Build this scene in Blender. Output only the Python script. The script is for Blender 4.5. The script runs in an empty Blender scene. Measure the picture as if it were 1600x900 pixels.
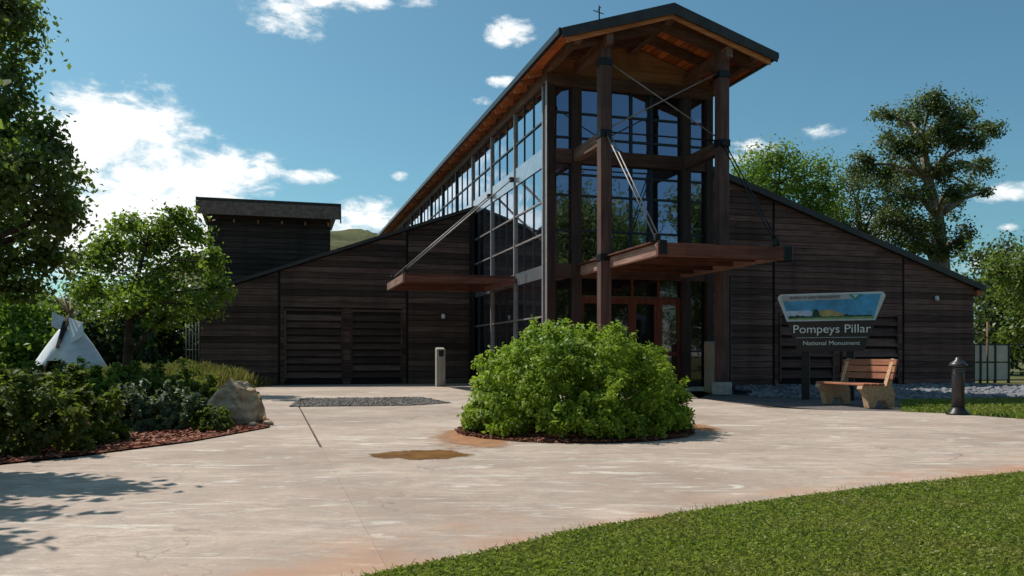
import bpy, bmesh, math, random
import numpy as np
from mathutils import Vector, Matrix, noise

R = math.radians
S = bpy.context.scene
COL = S.collection
rnd = random.Random(7)
rng = np.random.default_rng(11)

# ------------------------------------------------------------------ camera
F, H, EYE = 1300.0, 556.0, 1.0            # focal length and horizon row in 1600-px units, eye height
cam_d = bpy.data.cameras.new('camera')
cam = bpy.data.objects.new('camera', cam_d); COL.objects.link(cam)
cam.location = (0, 0, EYE); cam.rotation_euler = (R(90), 0, 0)
cam_d.sensor_width = 36; cam_d.lens = 36*F/1600; cam_d.shift_y = (H-450)/1600
cam_d.clip_start = 0.05; cam_d.clip_end = 3000
S.camera = cam

# ------------------------------------------------------------------ light and sky
SUN_AZ = math.atan2(-0.86, 0.51); SUN_EL = R(52)
sun_d = bpy.data.lights.new('sun', 'SUN'); sun_d.energy = 5.0; sun_d.angle = R(0.5); sun_d.color = (1, 0.94, 0.85)
sun = bpy.data.objects.new('sun', sun_d); COL.objects.link(sun)
to_sun = Vector((math.sin(SUN_AZ)*math.cos(SUN_EL), math.cos(SUN_AZ)*math.cos(SUN_EL), math.sin(SUN_EL)))
sun.rotation_euler = to_sun.to_track_quat('Z', 'Y').to_euler()
S.view_settings.view_transform = 'Standard'; S.view_settings.look = 'None'
S.view_settings.exposure = 0.0; S.view_settings.gamma = 1.0
W = bpy.data.worlds.new('World'); S.world = W; W.use_nodes = True


def world_nodes():
    nt = W.node_tree; N = nt.nodes; L = nt.links
    bg = N['Background']; bg.inputs[1].default_value = 0.10
    sky = N.new('ShaderNodeTexSky'); sky.sky_type = 'NISHITA'; sky.sun_disc = False
    sky.sun_elevation = SUN_EL; sky.sun_rotation = SUN_AZ % (2*math.pi)
    sky.air_density = 1.0; sky.dust_density = 2.6; sky.ozone_density = 0.9; sky.altitude = 900
    tc = N.new('ShaderNodeTexCoord')

    def M(op, a, b=None, c=None):
        m = N.new('ShaderNodeMath'); m.operation = op
        for k, x in enumerate((a, b, c)):
            if x is None: continue
            if isinstance(x, (int, float)): m.inputs[k].default_value = x
            else: L.new(x, m.inputs[k])
        return m.outputs[0]

    def fbm(scale, detail, dist=0.0):
        n = N.new('ShaderNodeTexNoise'); n.inputs['Scale'].default_value = scale
        n.inputs['Detail'].default_value = detail; n.inputs['Roughness'].default_value = 0.62
        n.inputs['Distortion'].default_value = dist
        mp = N.new('ShaderNodeMapping'); mp.inputs['Scale'].default_value = (1, 1, 2.0)
        L.new(tc.outputs['Generated'], mp.inputs[0]); L.new(mp.outputs[0], n.inputs[0])
        return n
    sp = N.new('ShaderNodeSeparateXYZ'); L.new(tc.outputs['Generated'], sp.inputs[0])
    az = M('ARCTAN2', sp.outputs[0], sp.outputs[1]); el = M('ARCSINE', sp.outputs[2])
    big = fbm(9, 8, 0.4); fine = fbm(30, 6, 0.3)
    n1 = M('SUBTRACT', big.outputs[0], 0.5); n2 = M('SUBTRACT', fine.outputs[0], 0.5)
    rag = M('ADD', M('MULTIPLY', n1, 2.4), M('MULTIPLY', n2, 2.8))

    def dirpx(px, py):
        x = (px-800)/F; z = (H-py)/F
        return math.atan2(x, 1), math.atan2(z, math.hypot(x, 1))
    clouds = [(180, 228, 122, 74, 2.2), (310, 272, 116, 48, 1.8), (150, 325, 190, 85, 2.4), (260, 355, 170, 60, 2.0), (585, 345, 60, 40, 1.2), (440, 20, 95, 34, 1.0), (555, 0, 110, 14, .5),
              (470, -5, 130, 20, 1.0), (640, 5, 55, 10, .2), (800, 52, 44, 22, .5), (482, 277, 44, 16, .6), (560, 340, 90, 34, .8),
              (623, 275, 16, 9, .3), (752, 158, 26, 9, .0), (785, 128, 30, 10, .0), (1292, 205, 42, 15, .5), (1580, 298, 50, 20, .7),
              (1578, 356, 14, 7, .2), (1640, 290, 50, 30, .6), (1385, 355, 50, 28, .5), (1560, 410, 70, 20, .3), (250, 420, 200, 40, .5), (1180, 240, 60, 22, .1)]
    mask = None
    for px, py, rx, ry, gain in clouds:
        a0, e0 = dirpx(px, py)
        da = M('MULTIPLY', M('SUBTRACT', az, a0), F/rx/1.1); de = M('MULTIPLY', M('SUBTRACT', el, e0), F/ry/1.05)
        d = M('ADD', M('MULTIPLY', da, da), M('MULTIPLY', de, de))
        v = M('ADD', M('SUBTRACT', 0.62+.3*gain, d), 0)
        mask = v if mask is None else M('MAXIMUM', mask, v)
    # scattered fair weather clouds over the rest of the sky
    away = M('ABSOLUTE', az)
    rest = fbm(3.4, 7, 0.6)
    v = M('MULTIPLY', M('SUBTRACT', rest.outputs[0], 0.56), 5.0)
    v = M('MINIMUM', v, M('MULTIPLY', M('SUBTRACT', away, 0.72), 6.0))
    mask = M('MAXIMUM', mask, v)
    mask = M('ADD', mask, rag)
    ramp = N.new('ShaderNodeMapRange'); ramp.interpolation_type = 'SMOOTHSTEP'
    ramp.inputs['From Min'].default_value = 0.02; ramp.inputs['From Max'].default_value = 1.15
    L.new(mask, ramp.inputs['Value'])
    cc = N.new('ShaderNodeMix'); cc.data_type = 'RGBA'
    cc.inputs['A'].default_value = (7.6, 8.7, 9.2, 1); cc.inputs['B'].default_value = (11.5, 11.6, 11.5, 1)
    shade = M('ADD', M('MULTIPLY', mask, 0.55), M('MULTIPLY', n1, 1.6))
    sh = N.new('ShaderNodeMapRange'); sh.inputs['From Min'].default_value = -0.1; sh.inputs['From Max'].default_value = 0.6; L.new(shade, sh.inputs['Value'])
    L.new(sh.outputs[0], cc.inputs['Factor'])
    mx = N.new('ShaderNodeMix'); mx.data_type = 'RGBA'
    tint = N.new('ShaderNodeMix'); tint.data_type = 'RGBA'; tint.blend_type = 'MULTIPLY'; tint.inputs['Factor'].default_value = 1
    L.new(sky.outputs[0], tint.inputs['A']); tint.inputs['B'].default_value = (0.66, 1.06, 1.03, 1)
    L.new(ramp.outputs[0], mx.inputs['Factor']); L.new(tint.outputs['Result'], mx.inputs['A']); L.new(cc.outputs['Result'], mx.inputs['B'])
    L.new(mx.outputs['Result'], bg.inputs[0])


world_nodes()

# ------------------------------------------------------------------ pixel helpers (1600 x 900 photograph)
def G(px, py, z=0.0):
    Y = F*(EYE-z)/(py-H)
    return Vector(((px-800)/F*Y, Y, z))


def P(px, py, Y):
    return Vector(((px-800)/F*Y, Y, EYE+(H-py)/F*Y))


TH = math.atan(0.2892)
D2 = Vector((math.cos(TH), math.sin(TH), 0)); D1 = Vector((-math.sin(TH), math.cos(TH), 0))
MID = Vector((3.883, 21.209, 0))


def B(s, v, z=0.0):
    return MID + D2*s + D1*v + Vector((0, 0, z))


# ------------------------------------------------------------------ object helpers
def link(o, parent=None):
    COL.objects.link(o)
    if parent is not None: o.parent = parent
    return o


def thing(name, label, cat, loc=(0, 0, 0), rz=0.0, group=None):
    o = bpy.data.objects.new(name, None); o.empty_display_size = 0.2
    o.location = loc; o.rotation_euler = (0, 0, rz)
    o['label'] = label; o['category'] = cat
    if group: o['group'] = group
    return link(o)


def mesh_obj(name, me, mat, parent=None, loc=(0, 0, 0), rot=None):
    o = bpy.data.objects.new(name, me)
    if mat is not None and len(me.materials) == 0: me.materials.append(mat)
    o.location = loc
    if rot is not None: o.rotation_euler = rot
    return link(o, parent)


def from_data(name, V, Fc, smooth=False):
    me = bpy.data.meshes.new(name); me.from_pydata([tuple(v) for v in V], [], Fc); me.update()
    if smooth:
        me.polygons.foreach_set('use_smooth', [True]*len(me.polygons))
    return me


_box = {}


def box_mesh(dx, dy, dz, bev=0.0, mat=None):
    key = (round(dx, 3), round(dy, 3), round(dz, 3), bev, mat.name if mat else '')
    if key in _box: return _box[key]
    bm = bmesh.new(); bmesh.ops.create_cube(bm, size=1)
    for v in bm.verts: v.co = Vector((v.co.x*dx, v.co.y*dy, v.co.z*dz))
    if bev: bmesh.ops.bevel(bm, geom=bm.edges[:], offset=bev, segments=1, affect='EDGES')
    me = bpy.data.meshes.new('box'); bm.to_mesh(me); bm.free()
    if mat: me.materials.append(mat)
    _box[key] = me
    return me


def box(name, c, d, mat, parent=None, bev=0.0, rot=None):
    return mesh_obj(name, box_mesh(d[0], d[1], d[2], bev, mat), mat, parent, c, rot)


def span(name, a, b, mat, parent=None, bev=0.0):
    c = [(x+y)/2 for x, y in zip(a, b)]; d = [abs(y-x) for x, y in zip(a, b)]
    return box(name, c, d, mat, parent, bev)


def prism_data(poly, v0, v1):
    n = len(poly)
    V = [(s, v0, z) for s, z in poly] + [(s, v1, z) for s, z in poly]
    Fc = [tuple(range(n)), tuple(range(2*n-1, n-1, -1))]
    for i in range(n):
        j = (i+1) % n; Fc.append((i, i+n, j+n, j))
    return V, Fc


def prism(name, poly, v0, v1, mat, parent=None):
    """polygon in (s, z), extruded along v"""
    V, Fc = prism_data(poly, v0, v1)
    me = from_data(name, V, Fc)
    bm = bmesh.new(); bm.from_mesh(me); bmesh.ops.recalc_face_normals(bm, faces=bm.faces[:]); bm.to_mesh(me); bm.free()
    return mesh_obj(name, me, mat, parent)


def flat_prism(name, poly, z0, z1, mat, parent=None, bev=0.0):
    """polygon in (x, y), extruded along z"""
    bm = bmesh.new()
    vs = [bm.verts.new((x, y, z0)) for x, y in poly]
    f = bm.faces.new(vs)
    r = bmesh.ops.extrude_face_region(bm, geom=[f])
    up = [e for e in r['geom'] if isinstance(e, bmesh.types.BMVert)]
    for v in up: v.co.z = z1
    bmesh.ops.recalc_face_normals(bm, faces=bm.faces[:])
    me = bpy.data.meshes.new(name); bm.to_mesh(me); bm.free()
    return mesh_obj(name, me, mat, parent)


def clip(poly, nx, ny, c):
    """keep the side nx*x + ny*y <= c"""
    out = []
    for i in range(len(poly)):
        a = poly[i]; b = poly[(i+1) % len(poly)]
        da = nx*a[0]+ny*a[1]-c; db = nx*b[0]+ny*b[1]-c
        if da <= 0: out.append(a)
        if (da < 0 < db) or (db < 0 < da):
            t = da/(da-db); out.append((a[0]+(b[0]-a[0])*t, a[1]+(b[1]-a[1])*t))
    return out


def area(poly):
    return 0.5*sum(poly[i][0]*poly[(i+1) % len(poly)][1]-poly[(i+1) % len(poly)][0]*poly[i][1] for i in range(len(poly)))


class MB:
    """collects shapes for one mesh"""
    def __init__(s): s.V = []; s.F = []

    def add(s, V, Fc):
        o = len(s.V); s.V += [tuple(v) for v in V]; s.F += [tuple(i+o for i in f) for f in Fc]

    def tube(s, pts, radii, n=8, cap=True):
        pts = [Vector(p) for p in pts]
        if not hasattr(radii, '__len__'): radii = [radii]*len(pts)
        rings = []
        up = Vector((0.13, 0.21, 0.97)).normalized()
        o = len(s.V)
        for i, p in enumerate(pts):
            t = (pts[min(i+1, len(pts)-1)]-pts[max(i-1, 0)]).normalized()
            a = t.cross(up)
            if a.length < 1e-3: a = t.cross(Vector((1, 0, 0)))
            a.normalize(); b = t.cross(a)
            for k in range(n):
                an = 2*math.pi*k/n
                s.V.append(tuple(p+(a*math.cos(an)+b*math.sin(an))*radii[i]))
        for i in range(len(pts)-1):
            for k in range(n):
                q = (k+1) % n
                s.F.append((o+i*n+k, o+i*n+q, o+(i+1)*n+q, o+(i+1)*n+k))
        if cap:
            s.F.append(tuple(o+k for k in range(n-1, -1, -1)))
            s.F.append(tuple(o+(len(pts)-1)*n+k for k in range(n)))

    def lathe(s, prof, n=20, c=(0, 0, 0)):
        o = len(s.V)
        for r, z in prof:
            for k in range(n):
                an = 2*math.pi*k/n
                s.V.append((c[0]+r*math.cos(an), c[1]+r*math.sin(an), c[2]+z))
        for i in range(len(prof)-1):
            for k in range(n):
                q = (k+1) % n
                s.F.append((o+i*n+k, o+i*n+q, o+(i+1)*n+q, o+(i+1)*n+k))
        s.F.append(tuple(o+k for k in range(n-1, -1, -1)))
        s.F.append(tuple(o+(len(prof)-1)*n+k for k in range(n)))

    def box(s, c, d, rot=None):
        V = []
        for z in (-.5, .5):
            for x, y in ((-.5, -.5), (.5, -.5), (.5, .5), (-.5, .5)):
                p = Vector((x*d[0], y*d[1], z*d[2]))
                if rot is not None: p = rot @ p
                V.append(p+Vector(c))
        s.add(V, [(3, 2, 1, 0), (4, 5, 6, 7), (0, 1, 5, 4), (1, 2, 6, 5), (2, 3, 7, 6), (3, 0, 4, 7)])

    def build(s, name, mat, parent=None, smooth=False, loc=(0, 0, 0)):
        return mesh_obj(name, from_data(name, s.V, s.F, smooth), mat, parent, loc)


def structure(o, kind='structure'):
    o['kind'] = kind
    return o


# ------------------------------------------------------------------ materials
def new_mat(name):
    m = bpy.data.materials.new(name); m.use_nodes = True
    return m, m.node_tree, m.node_tree.nodes, m.node_tree.links, m.node_tree.nodes['Principled BSDF']


def rgb(c): return (c[0], c[1], c[2], 1)


def mixc(N, L, fac, a, b, mode='MIX'):
    m = N.new('ShaderNodeMix'); m.data_type = 'RGBA'; m.blend_type = mode
    if isinstance(fac, (int, float)): m.inputs['Factor'].default_value = fac
    else: L.new(fac, m.inputs['Factor'])
    for k, x in (('A', a), ('B', b)):
        if isinstance(x, tuple): m.inputs[k].default_value = rgb(x)
        else: L.new(x, m.inputs[k])
    return m.outputs['Result']


def tex_noise(N, L, vec, scale, detail=6, rough=0.6, dist=0.0):
    n = N.new('ShaderNodeTexNoise'); n.inputs['Scale'].default_value = scale; n.inputs['Detail'].default_value = detail
    n.inputs['Roughness'].default_value = rough; n.inputs['Distortion'].default_value = dist
    if vec is not None: L.new(vec, n.inputs['Vector'])
    return n.outputs['Fac']


def mrange(N, L, x, a, b, c=0.0, d=1.0, smooth=True):
    m = N.new('ShaderNodeMapRange'); m.interpolation_type = 'SMOOTHSTEP' if smooth else 'LINEAR'
    L.new(x, m.inputs['Value'])
    for k, q in (('From Min', a), ('From Max', b), ('To Min', c), ('To Max', d)): m.inputs[k].default_value = q
    return m.outputs[0]


def bump(N, L, h, bs, strength=0.3, dist=0.01):
    b = N.new('ShaderNodeBump'); b.inputs['Strength'].default_value = strength; b.inputs['Distance'].default_value = dist
    L.new(h, b.inputs['Height']); L.new(b.outputs[0], bs.inputs['Normal'])


def wood_mat(name, c1, c2, axis=0, rough=0.75, streak=14.0, vary=0.35, spec=0.25):
    """weathered timber, grain along one object axis, each board shifted and toned apart"""
    m, nt, N, L, bs = new_mat(name)
    tc = N.new('ShaderNodeTexCoord'); oi = N.new('ShaderNodeObjectInfo')
    sc = [streak]*3; sc[axis] = streak/16
    mp = N.new('ShaderNodeMapping'); mp.inputs['Scale'].default_value = sc
    ofs = N.new('ShaderNodeVectorMath'); ofs.operation = 'SCALE'; ofs.inputs[0].default_value = (37, 53, 71)
    L.new(oi.outputs['Random'], ofs.inputs['Scale'])
    L.new(tc.outputs['Object'], mp.inputs['Vector']); L.new(ofs.outputs[0], mp.inputs['Location'])
    g = tex_noise(N, L, mp.outputs[0], 1.0, 8, 0.65, 0.6)
    blot = tex_noise(N, L, tc.outputs['Object'], 1.3, 4, 0.55)
    col = mixc(N, L, mrange(N, L, g, 0.3, 0.7), c1, c2)
    col = mixc(N, L, mrange(N, L, blot, 0.4, 0.75, 0, 0.5), col, tuple(0.45*x for x in c1))
    hs = N.new('ShaderNodeHueSaturation'); L.new(col, hs.inputs['Color'])
    L.new(mrange(N, L, oi.outputs['Random'], 0, 1, 1-vary, 1+vary, False), hs.inputs['Value'])
    L.new(hs.outputs[0], bs.inputs['Base Color'])
    bs.inputs['Roughness'].default_value = rough; bs.inputs['Specular IOR Level'].default_value = spec
    bump(N, L, g, bs, 0.35, 0.006)
    return m


def plain_mat(name, c, rough=0.6, metal=0.0, var=0.25, scale=6.0, spec=0.4, bmp=0.1):
    m, nt, N, L, bs = new_mat(name)
    tc = N.new('ShaderNodeTexCoord')
    n = tex_noise(N, L, tc.outputs['Object'], scale, 7, 0.65)
    L.new(mixc(N, L, mrange(N, L, n, 0.3, 0.7), tuple(x*(1-var) for x in c), tuple(min(1, x*(1+var)) for x in c)), bs.inputs['Base Color'])
    bs.inputs['Roughness'].default_value = rough; bs.inputs['Metallic'].default_value = metal
    bs.inputs['Specular IOR Level'].default_value = spec
    if bmp: bump(N, L, n, bs, bmp, 0.01)
    return m


def leaf_mat(name, c1, c2, c3=None, trans=0.35, rough=0.45, spec=0.35):
    """leaf colour varies leaf by leaf (attribute var) and twig by twig"""
    m, nt, N, L, bs = new_mat(name)
    at = N.new('ShaderNodeAttribute'); at.attribute_name = 'var'
    tc = N.new('ShaderNodeTexCoord')
    big = tex_noise(N, L, tc.outputs['Object'], 1.1, 3, 0.5)
    col = mixc(N, L, at.outputs['Fac'], c1, c2)
    if c3: col = mixc(N, L, mrange(N, L, big, 0.45, 0.7, 0, 0.8), col, c3)
    L.new(col, bs.inputs['Base Color']); bs.inputs['Roughness'].default_value = rough
    bs.inputs['Specular IOR Level'].default_value = spec
    tr = N.new('ShaderNodeBsdfTranslucent')
    L.new(mixc(N, L, 0.35, col, (0.35, 0.5, 0.03), 'MIX'), tr.inputs[0])
    mx = N.new('ShaderNodeMixShader'); mx.inputs[0].default_value = trans
    L.new(bs.outputs[0], mx.inputs[1]); L.new(tr.outputs[0], mx.inputs[2])
    L.new(mx.outputs[0], N['Material Output'].inputs[0])
    return m


def glass_mat(name, tint):
    """dark solar glass with a mirror coat"""
    m, nt, N, L, bs = new_mat(name)
    bs.inputs['Base Color'].default_value = (0.012, 0.013, 0.016, 1); bs.inputs['Roughness'].default_value = 0.05
    gl = N.new('ShaderNodeBsdfGlossy'); gl.inputs['Color'].default_value = rgb(tint); gl.inputs['Roughness'].default_value = 0.012
    tc = N.new('ShaderNodeTexCoord'); nz = tex_noise(N, L, tc.outputs['Object'], 1.6, 2, 0.4)
    bp = N.new('ShaderNodeBump'); bp.inputs['Strength'].default_value = 0.05; bp.inputs['Distance'].default_value = 0.05
    L.new(nz, bp.inputs['Height']); L.new(bp.outputs[0], gl.inputs['Normal'])
    fr = N.new('ShaderNodeFresnel'); fr.inputs['IOR'].default_value = 1.9
    fac = mrange(N, L, fr.outputs[0], 0.09, 0.55, 0.30, 0.95, False)
    mx = N.new('ShaderNodeMixShader'); L.new(fac, mx.inputs[0]); L.new(bs.outputs[0], mx.inputs[1]); L.new(gl.outputs[0], mx.inputs[2])
    L.new(mx.outputs[0], N['Material Output'].inputs[0])
    return m


M = {}
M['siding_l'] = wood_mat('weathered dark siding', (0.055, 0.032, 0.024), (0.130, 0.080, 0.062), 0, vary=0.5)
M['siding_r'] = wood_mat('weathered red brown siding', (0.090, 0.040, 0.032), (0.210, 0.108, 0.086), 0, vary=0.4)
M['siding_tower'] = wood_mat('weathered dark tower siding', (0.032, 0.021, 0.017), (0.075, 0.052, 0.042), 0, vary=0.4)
M['core'] = plain_mat('dark wall sheathing', (0.018, 0.014, 0.013), 0.9, 0, 0.3)
M['beam'] = wood_mat('stained timber beam along', (0.07, 0.034, 0.026), (0.15, 0.078, 0.058), 0, vary=0.2)
M['beam_v'] = wood_mat('stained timber beam deep', (0.10, 0.050, 0.037), (0.22, 0.125, 0.09), 1, vary=0.2)
M['post'] = wood_mat('stained timber post', (0.075, 0.038, 0.033), (0.15, 0.082, 0.07), 2, vary=0.15)
M['mast'] = wood_mat('dark timber column', (0.03, 0.018, 0.016), (0.065, 0.038, 0.032), 2, vary=0.15)
M['soffit'] = wood_mat('red cedar soffit', (0.54, 0.125, 0.04), (0.76, 0.25, 0.08), 1, vary=0.35)
M['rafter'] = wood_mat('cedar rafter', (0.40, 0.135, 0.055), (0.62, 0.26, 0.11), 0, vary=0.3)
M['gable'] = wood_mat('plywood gable', (0.20, 0.10, 0.055), (0.34, 0.175, 0.10), 0, vary=0.2, streak=8)
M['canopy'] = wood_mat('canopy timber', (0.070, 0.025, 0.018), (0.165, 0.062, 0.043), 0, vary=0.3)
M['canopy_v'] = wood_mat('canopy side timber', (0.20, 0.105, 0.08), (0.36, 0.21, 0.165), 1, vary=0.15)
M['roof'] = plain_mat('dark standing seam roof', (0.035, 0.031, 0.03), 0.5, 0.0, 0.3, 3)
M['roof_brown'] = plain_mat('brown shingle roof', (0.20, 0.125, 0.095), 0.8, 0, 0.35, 8)
M['metal_dark'] = plain_mat('black painted steel', (0.014, 0.013, 0.014), 0.4, 0.3, 0.3)
M['rod'] = plain_mat('galvanised rod', (0.26, 0.235, 0.22), 0.55, 0.4, 0.2)
M['wire'] = plain_mat('weathered wire', (0.15, 0.14, 0.13), 0.7, 0.2, 0.2)
M['mullion'] = plain_mat('anodised mullion', (0.30, 0.265, 0.26), 0.45, 0.2, 0.15)
M['mullion_d'] = plain_mat('dark bronze mullion', (0.03, 0.033, 0.04), 0.4, 0.3, 0.2)
M['band'] = plain_mat('coated spandrel panel', (0.42, 0.45, 0.50), 0.22, 0.75, 0.12, 3, bmp=0)
M['glass'] = glass_mat('side glass', (0.70, 0.84, 0.98))
M['glass_f'] = glass_mat('front glass', (0.60, 0.62, 0.90))
M['glass_d'] = glass_mat('door glass', (0.20, 0.17, 0.17))
M['conc_base'] = plain_mat('concrete base', (0.42, 0.38, 0.34), 0.85, 0, 0.25)
M['lamp_white'] = plain_mat('white lamp housing', (0.75, 0.75, 0.72), 0.5, 0, 0.1)
M['door'] = wood_mat('red brown door', (0.12, 0.03, 0.022), (0.22, 0.065, 0.04), 2, vary=0.1)
M['bark'] = plain_mat('grey bark', (0.22, 0.185, 0.15), 0.95, 0, 0.5, 5, 0.1, 0.8)
M['bark_dark'] = plain_mat('dark bark', (0.055, 0.042, 0.033), 0.95, 0, 0.5, 6, 0.1, 0.8)
M['leaf_cotton'] = leaf_mat('cottonwood leaf', (0.028, 0.048, 0.02), (0.075, 0.10, 0.04), (0.06, 0.055, 0.035))
M['leaf_near'] = leaf_mat('broad dark leaf', (0.036, 0.070, 0.020), (0.15, 0.22, 0.05), (0.09, 0.11, 0.06), 0.48, 0.4, 0.4)
M['leaf_young'] = leaf_mat('fresh leaf', (0.055, 0.125, 0.018), (0.20, 0.31, 0.04), (0.11, 0.19, 0.03), 0.48)
M['leaf_bush'] = leaf_mat('bright bush leaf', (0.060, 0.140, 0.014), (0.36, 0.47, 0.045), (0.24, 0.34, 0.028), 0.45, 0.5, 0.25)
M['leaf_shrub'] = leaf_mat('olive shrub leaf', (0.035, 0.065, 0.014), (0.12, 0.155, 0.03), (0.09, 0.085, 0.022), 0.4, 0.6, 0.18)
M['leaf_silver'] = leaf_mat('silvery leaf', (0.07, 0.11, 0.06), (0.16, 0.20, 0.12), None, 0.2, 0.6, 0.2)
M['leaf_far'] = leaf_mat('far dark leaf', (0.02, 0.04, 0.018), (0.05, 0.08, 0.03), (0.04, 0.06, 0.022))
M['leaf_yellow'] = leaf_mat('yellow green leaf', (0.07, 0.12, 0.02), (0.15, 0.20, 0.035), (0.10, 0.13, 0.03))
M['grass'] = leaf_mat('lawn blade', (0.070, 0.115, 0.018), (0.34, 0.36, 0.075), (0.27, 0.235, 0.07), 0.45)
M['dry_grass'] = leaf_mat('dry grass blade', (0.12, 0.095, 0.035), (0.30, 0.225, 0.09), (0.10, 0.11, 0.035), 0.3)
M['canvas'] = plain_mat('off white canvas', (0.66, 0.66, 0.68), 0.85, 0, 0.12, 2.5)
M['pole'] = plain_mat('peeled pole', (0.20, 0.12, 0.07), 0.8, 0, 0.3)
M['white'] = plain_mat('white lettering', (0.78, 0.76, 0.72), 0.6, 0, 0.05, bmp=0)
M['sign_brown'] = plain_mat('brown sign face', (0.035, 0.018, 0.014), 0.5, 0, 0.2)
M['tan'] = plain_mat('tan panel', (0.55, 0.49, 0.42), 0.8, 0, 0.12, 3)
M['bench_slat'] = wood_mat('orange brown bench slat', (0.26, 0.095, 0.05), (0.40, 0.165, 0.09), 1, vary=0.18, streak=20)
M['bench_end'] = plain_mat('aggregate bench end', (0.44, 0.27, 0.16), 0.9, 0, 0.35, 30)
M['pedestal'] = wood_mat('pale timber post', (0.32, 0.22, 0.15), (0.50, 0.37, 0.27), 2, vary=0.1)
M['grey_post'] = wood_mat('grey timber post', (0.26, 0.235, 0.20), (0.42, 0.385, 0.34), 2, vary=0.1)


def soil_mat(name, cols, scale, rough=0.95, bmp=0.5):
    m, nt, N, L, bs = new_mat(name)
    tc = N.new('ShaderNodeTexCoord')
    a = tex_noise(N, L, tc.outputs['Object'], scale, 8, 0.7); b = tex_noise(N, L, tc.outputs['Object'], scale/14, 4, 0.6)
    c = mixc(N, L, mrange(N, L, a, 0.35, 0.65), cols[0], cols[1])
    c = mixc(N, L, mrange(N, L, b, 0.4, 0.65, 0, 0.8), c, cols[2])
    L.new(c, bs.inputs['Base Color']); bs.inputs['Roughness'].default_value = rough; bs.inputs['Specular IOR Level'].default_value = 0.15
    bump(N, L, a, bs, bmp, 0.03)
    return m


M['ground'] = soil_mat('dry meadow ground', ((0.10, 0.10, 0.035), (0.17, 0.145, 0.065), (0.07, 0.09, 0.028)), 3.0)
M['lawn_soil'] = soil_mat('lawn soil', ((0.06, 0.085, 0.02), (0.10, 0.125, 0.035), (0.085, 0.08, 0.03)), 9.0)
M['mulch'] = soil_mat('red bark mulch', ((0.10, 0.035, 0.022), (0.24, 0.085, 0.05), (0.07, 0.03, 0.02)), 26.0)
M['chip'] = wood_mat('bark chip', (0.16, 0.05, 0.03), (0.34, 0.13, 0.075), 0, vary=0.4)
M['pad'] = soil_mat('dark pad with painted shade', ((0.10, 0.085, 0.08), (0.17, 0.145, 0.135), (0.12, 0.10, 0.10)), 14.0)  # dark ground tone with the shade before the right wing in its colour
M['hill'] = soil_mat('brushy sandstone hill', ((0.03, 0.045, 0.016), (0.17, 0.145, 0.075), (0.075, 0.085, 0.032)), 0.6)
M['sand_joint'] = soil_mat('dark sand joint', ((0.07, 0.058, 0.048), (0.13, 0.108, 0.09), (0.05, 0.042, 0.036)), 30)


def rock_mat(name, cols, scale):
    m, nt, N, L, bs = new_mat(name)
    tc = N.new('ShaderNodeTexCoord'); at = N.new('ShaderNodeAttribute'); at.attribute_name = 'var'
    a = tex_noise(N, L, tc.outputs['Object'], scale, 9, 0.7)
    w = N.new('ShaderNodeTexWave'); w.inputs['Scale'].default_value = scale*0.8; w.inputs['Distortion'].default_value = 7; w.bands_direction = 'Z'
    w.inputs['Detail'].default_value = 4
    L.new(tc.outputs['Object'], w.inputs[0])
    c = mixc(N, L, mrange(N, L, a, 0.3, 0.7), cols[0], cols[1])
    c = mixc(N, L, mrange(N, L, w.outputs['Fac'], 0.1, 0.5, 0.45, 0), c, cols[2])
    c = mixc(N, L, at.outputs['Fac'], c, mixc(N, L, 0.5, c, cols[3]))
    L.new(c, bs.inputs['Base Color']); bs.inputs['Roughness'].default_value = 0.85; bs.inputs['Specular IOR Level'].default_value = 0.2
    bump(N, L, a, bs, 0.7, 0.04)
    return m


M['boulder'] = rock_mat('weathered sandstone', ((0.31, 0.22, 0.14), (0.54, 0.42, 0.29), (0.24, 0.13, 0.075), (0.4, 0.4, 0.4)), 3.0)
M['river'] = rock_mat('grey blue river stone', ((0.06, 0.06, 0.068), (0.16, 0.16, 0.175), (0.10, 0.095, 0.095), (0.42, 0.42, 0.45)), 9.0)
M['gravel'] = rock_mat('dark gravel', ((0.07, 0.06, 0.055), (0.17, 0.145, 0.13), (0.1, 0.09, 0.08), (0.36, 0.33, 0.3)), 20.0)


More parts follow.
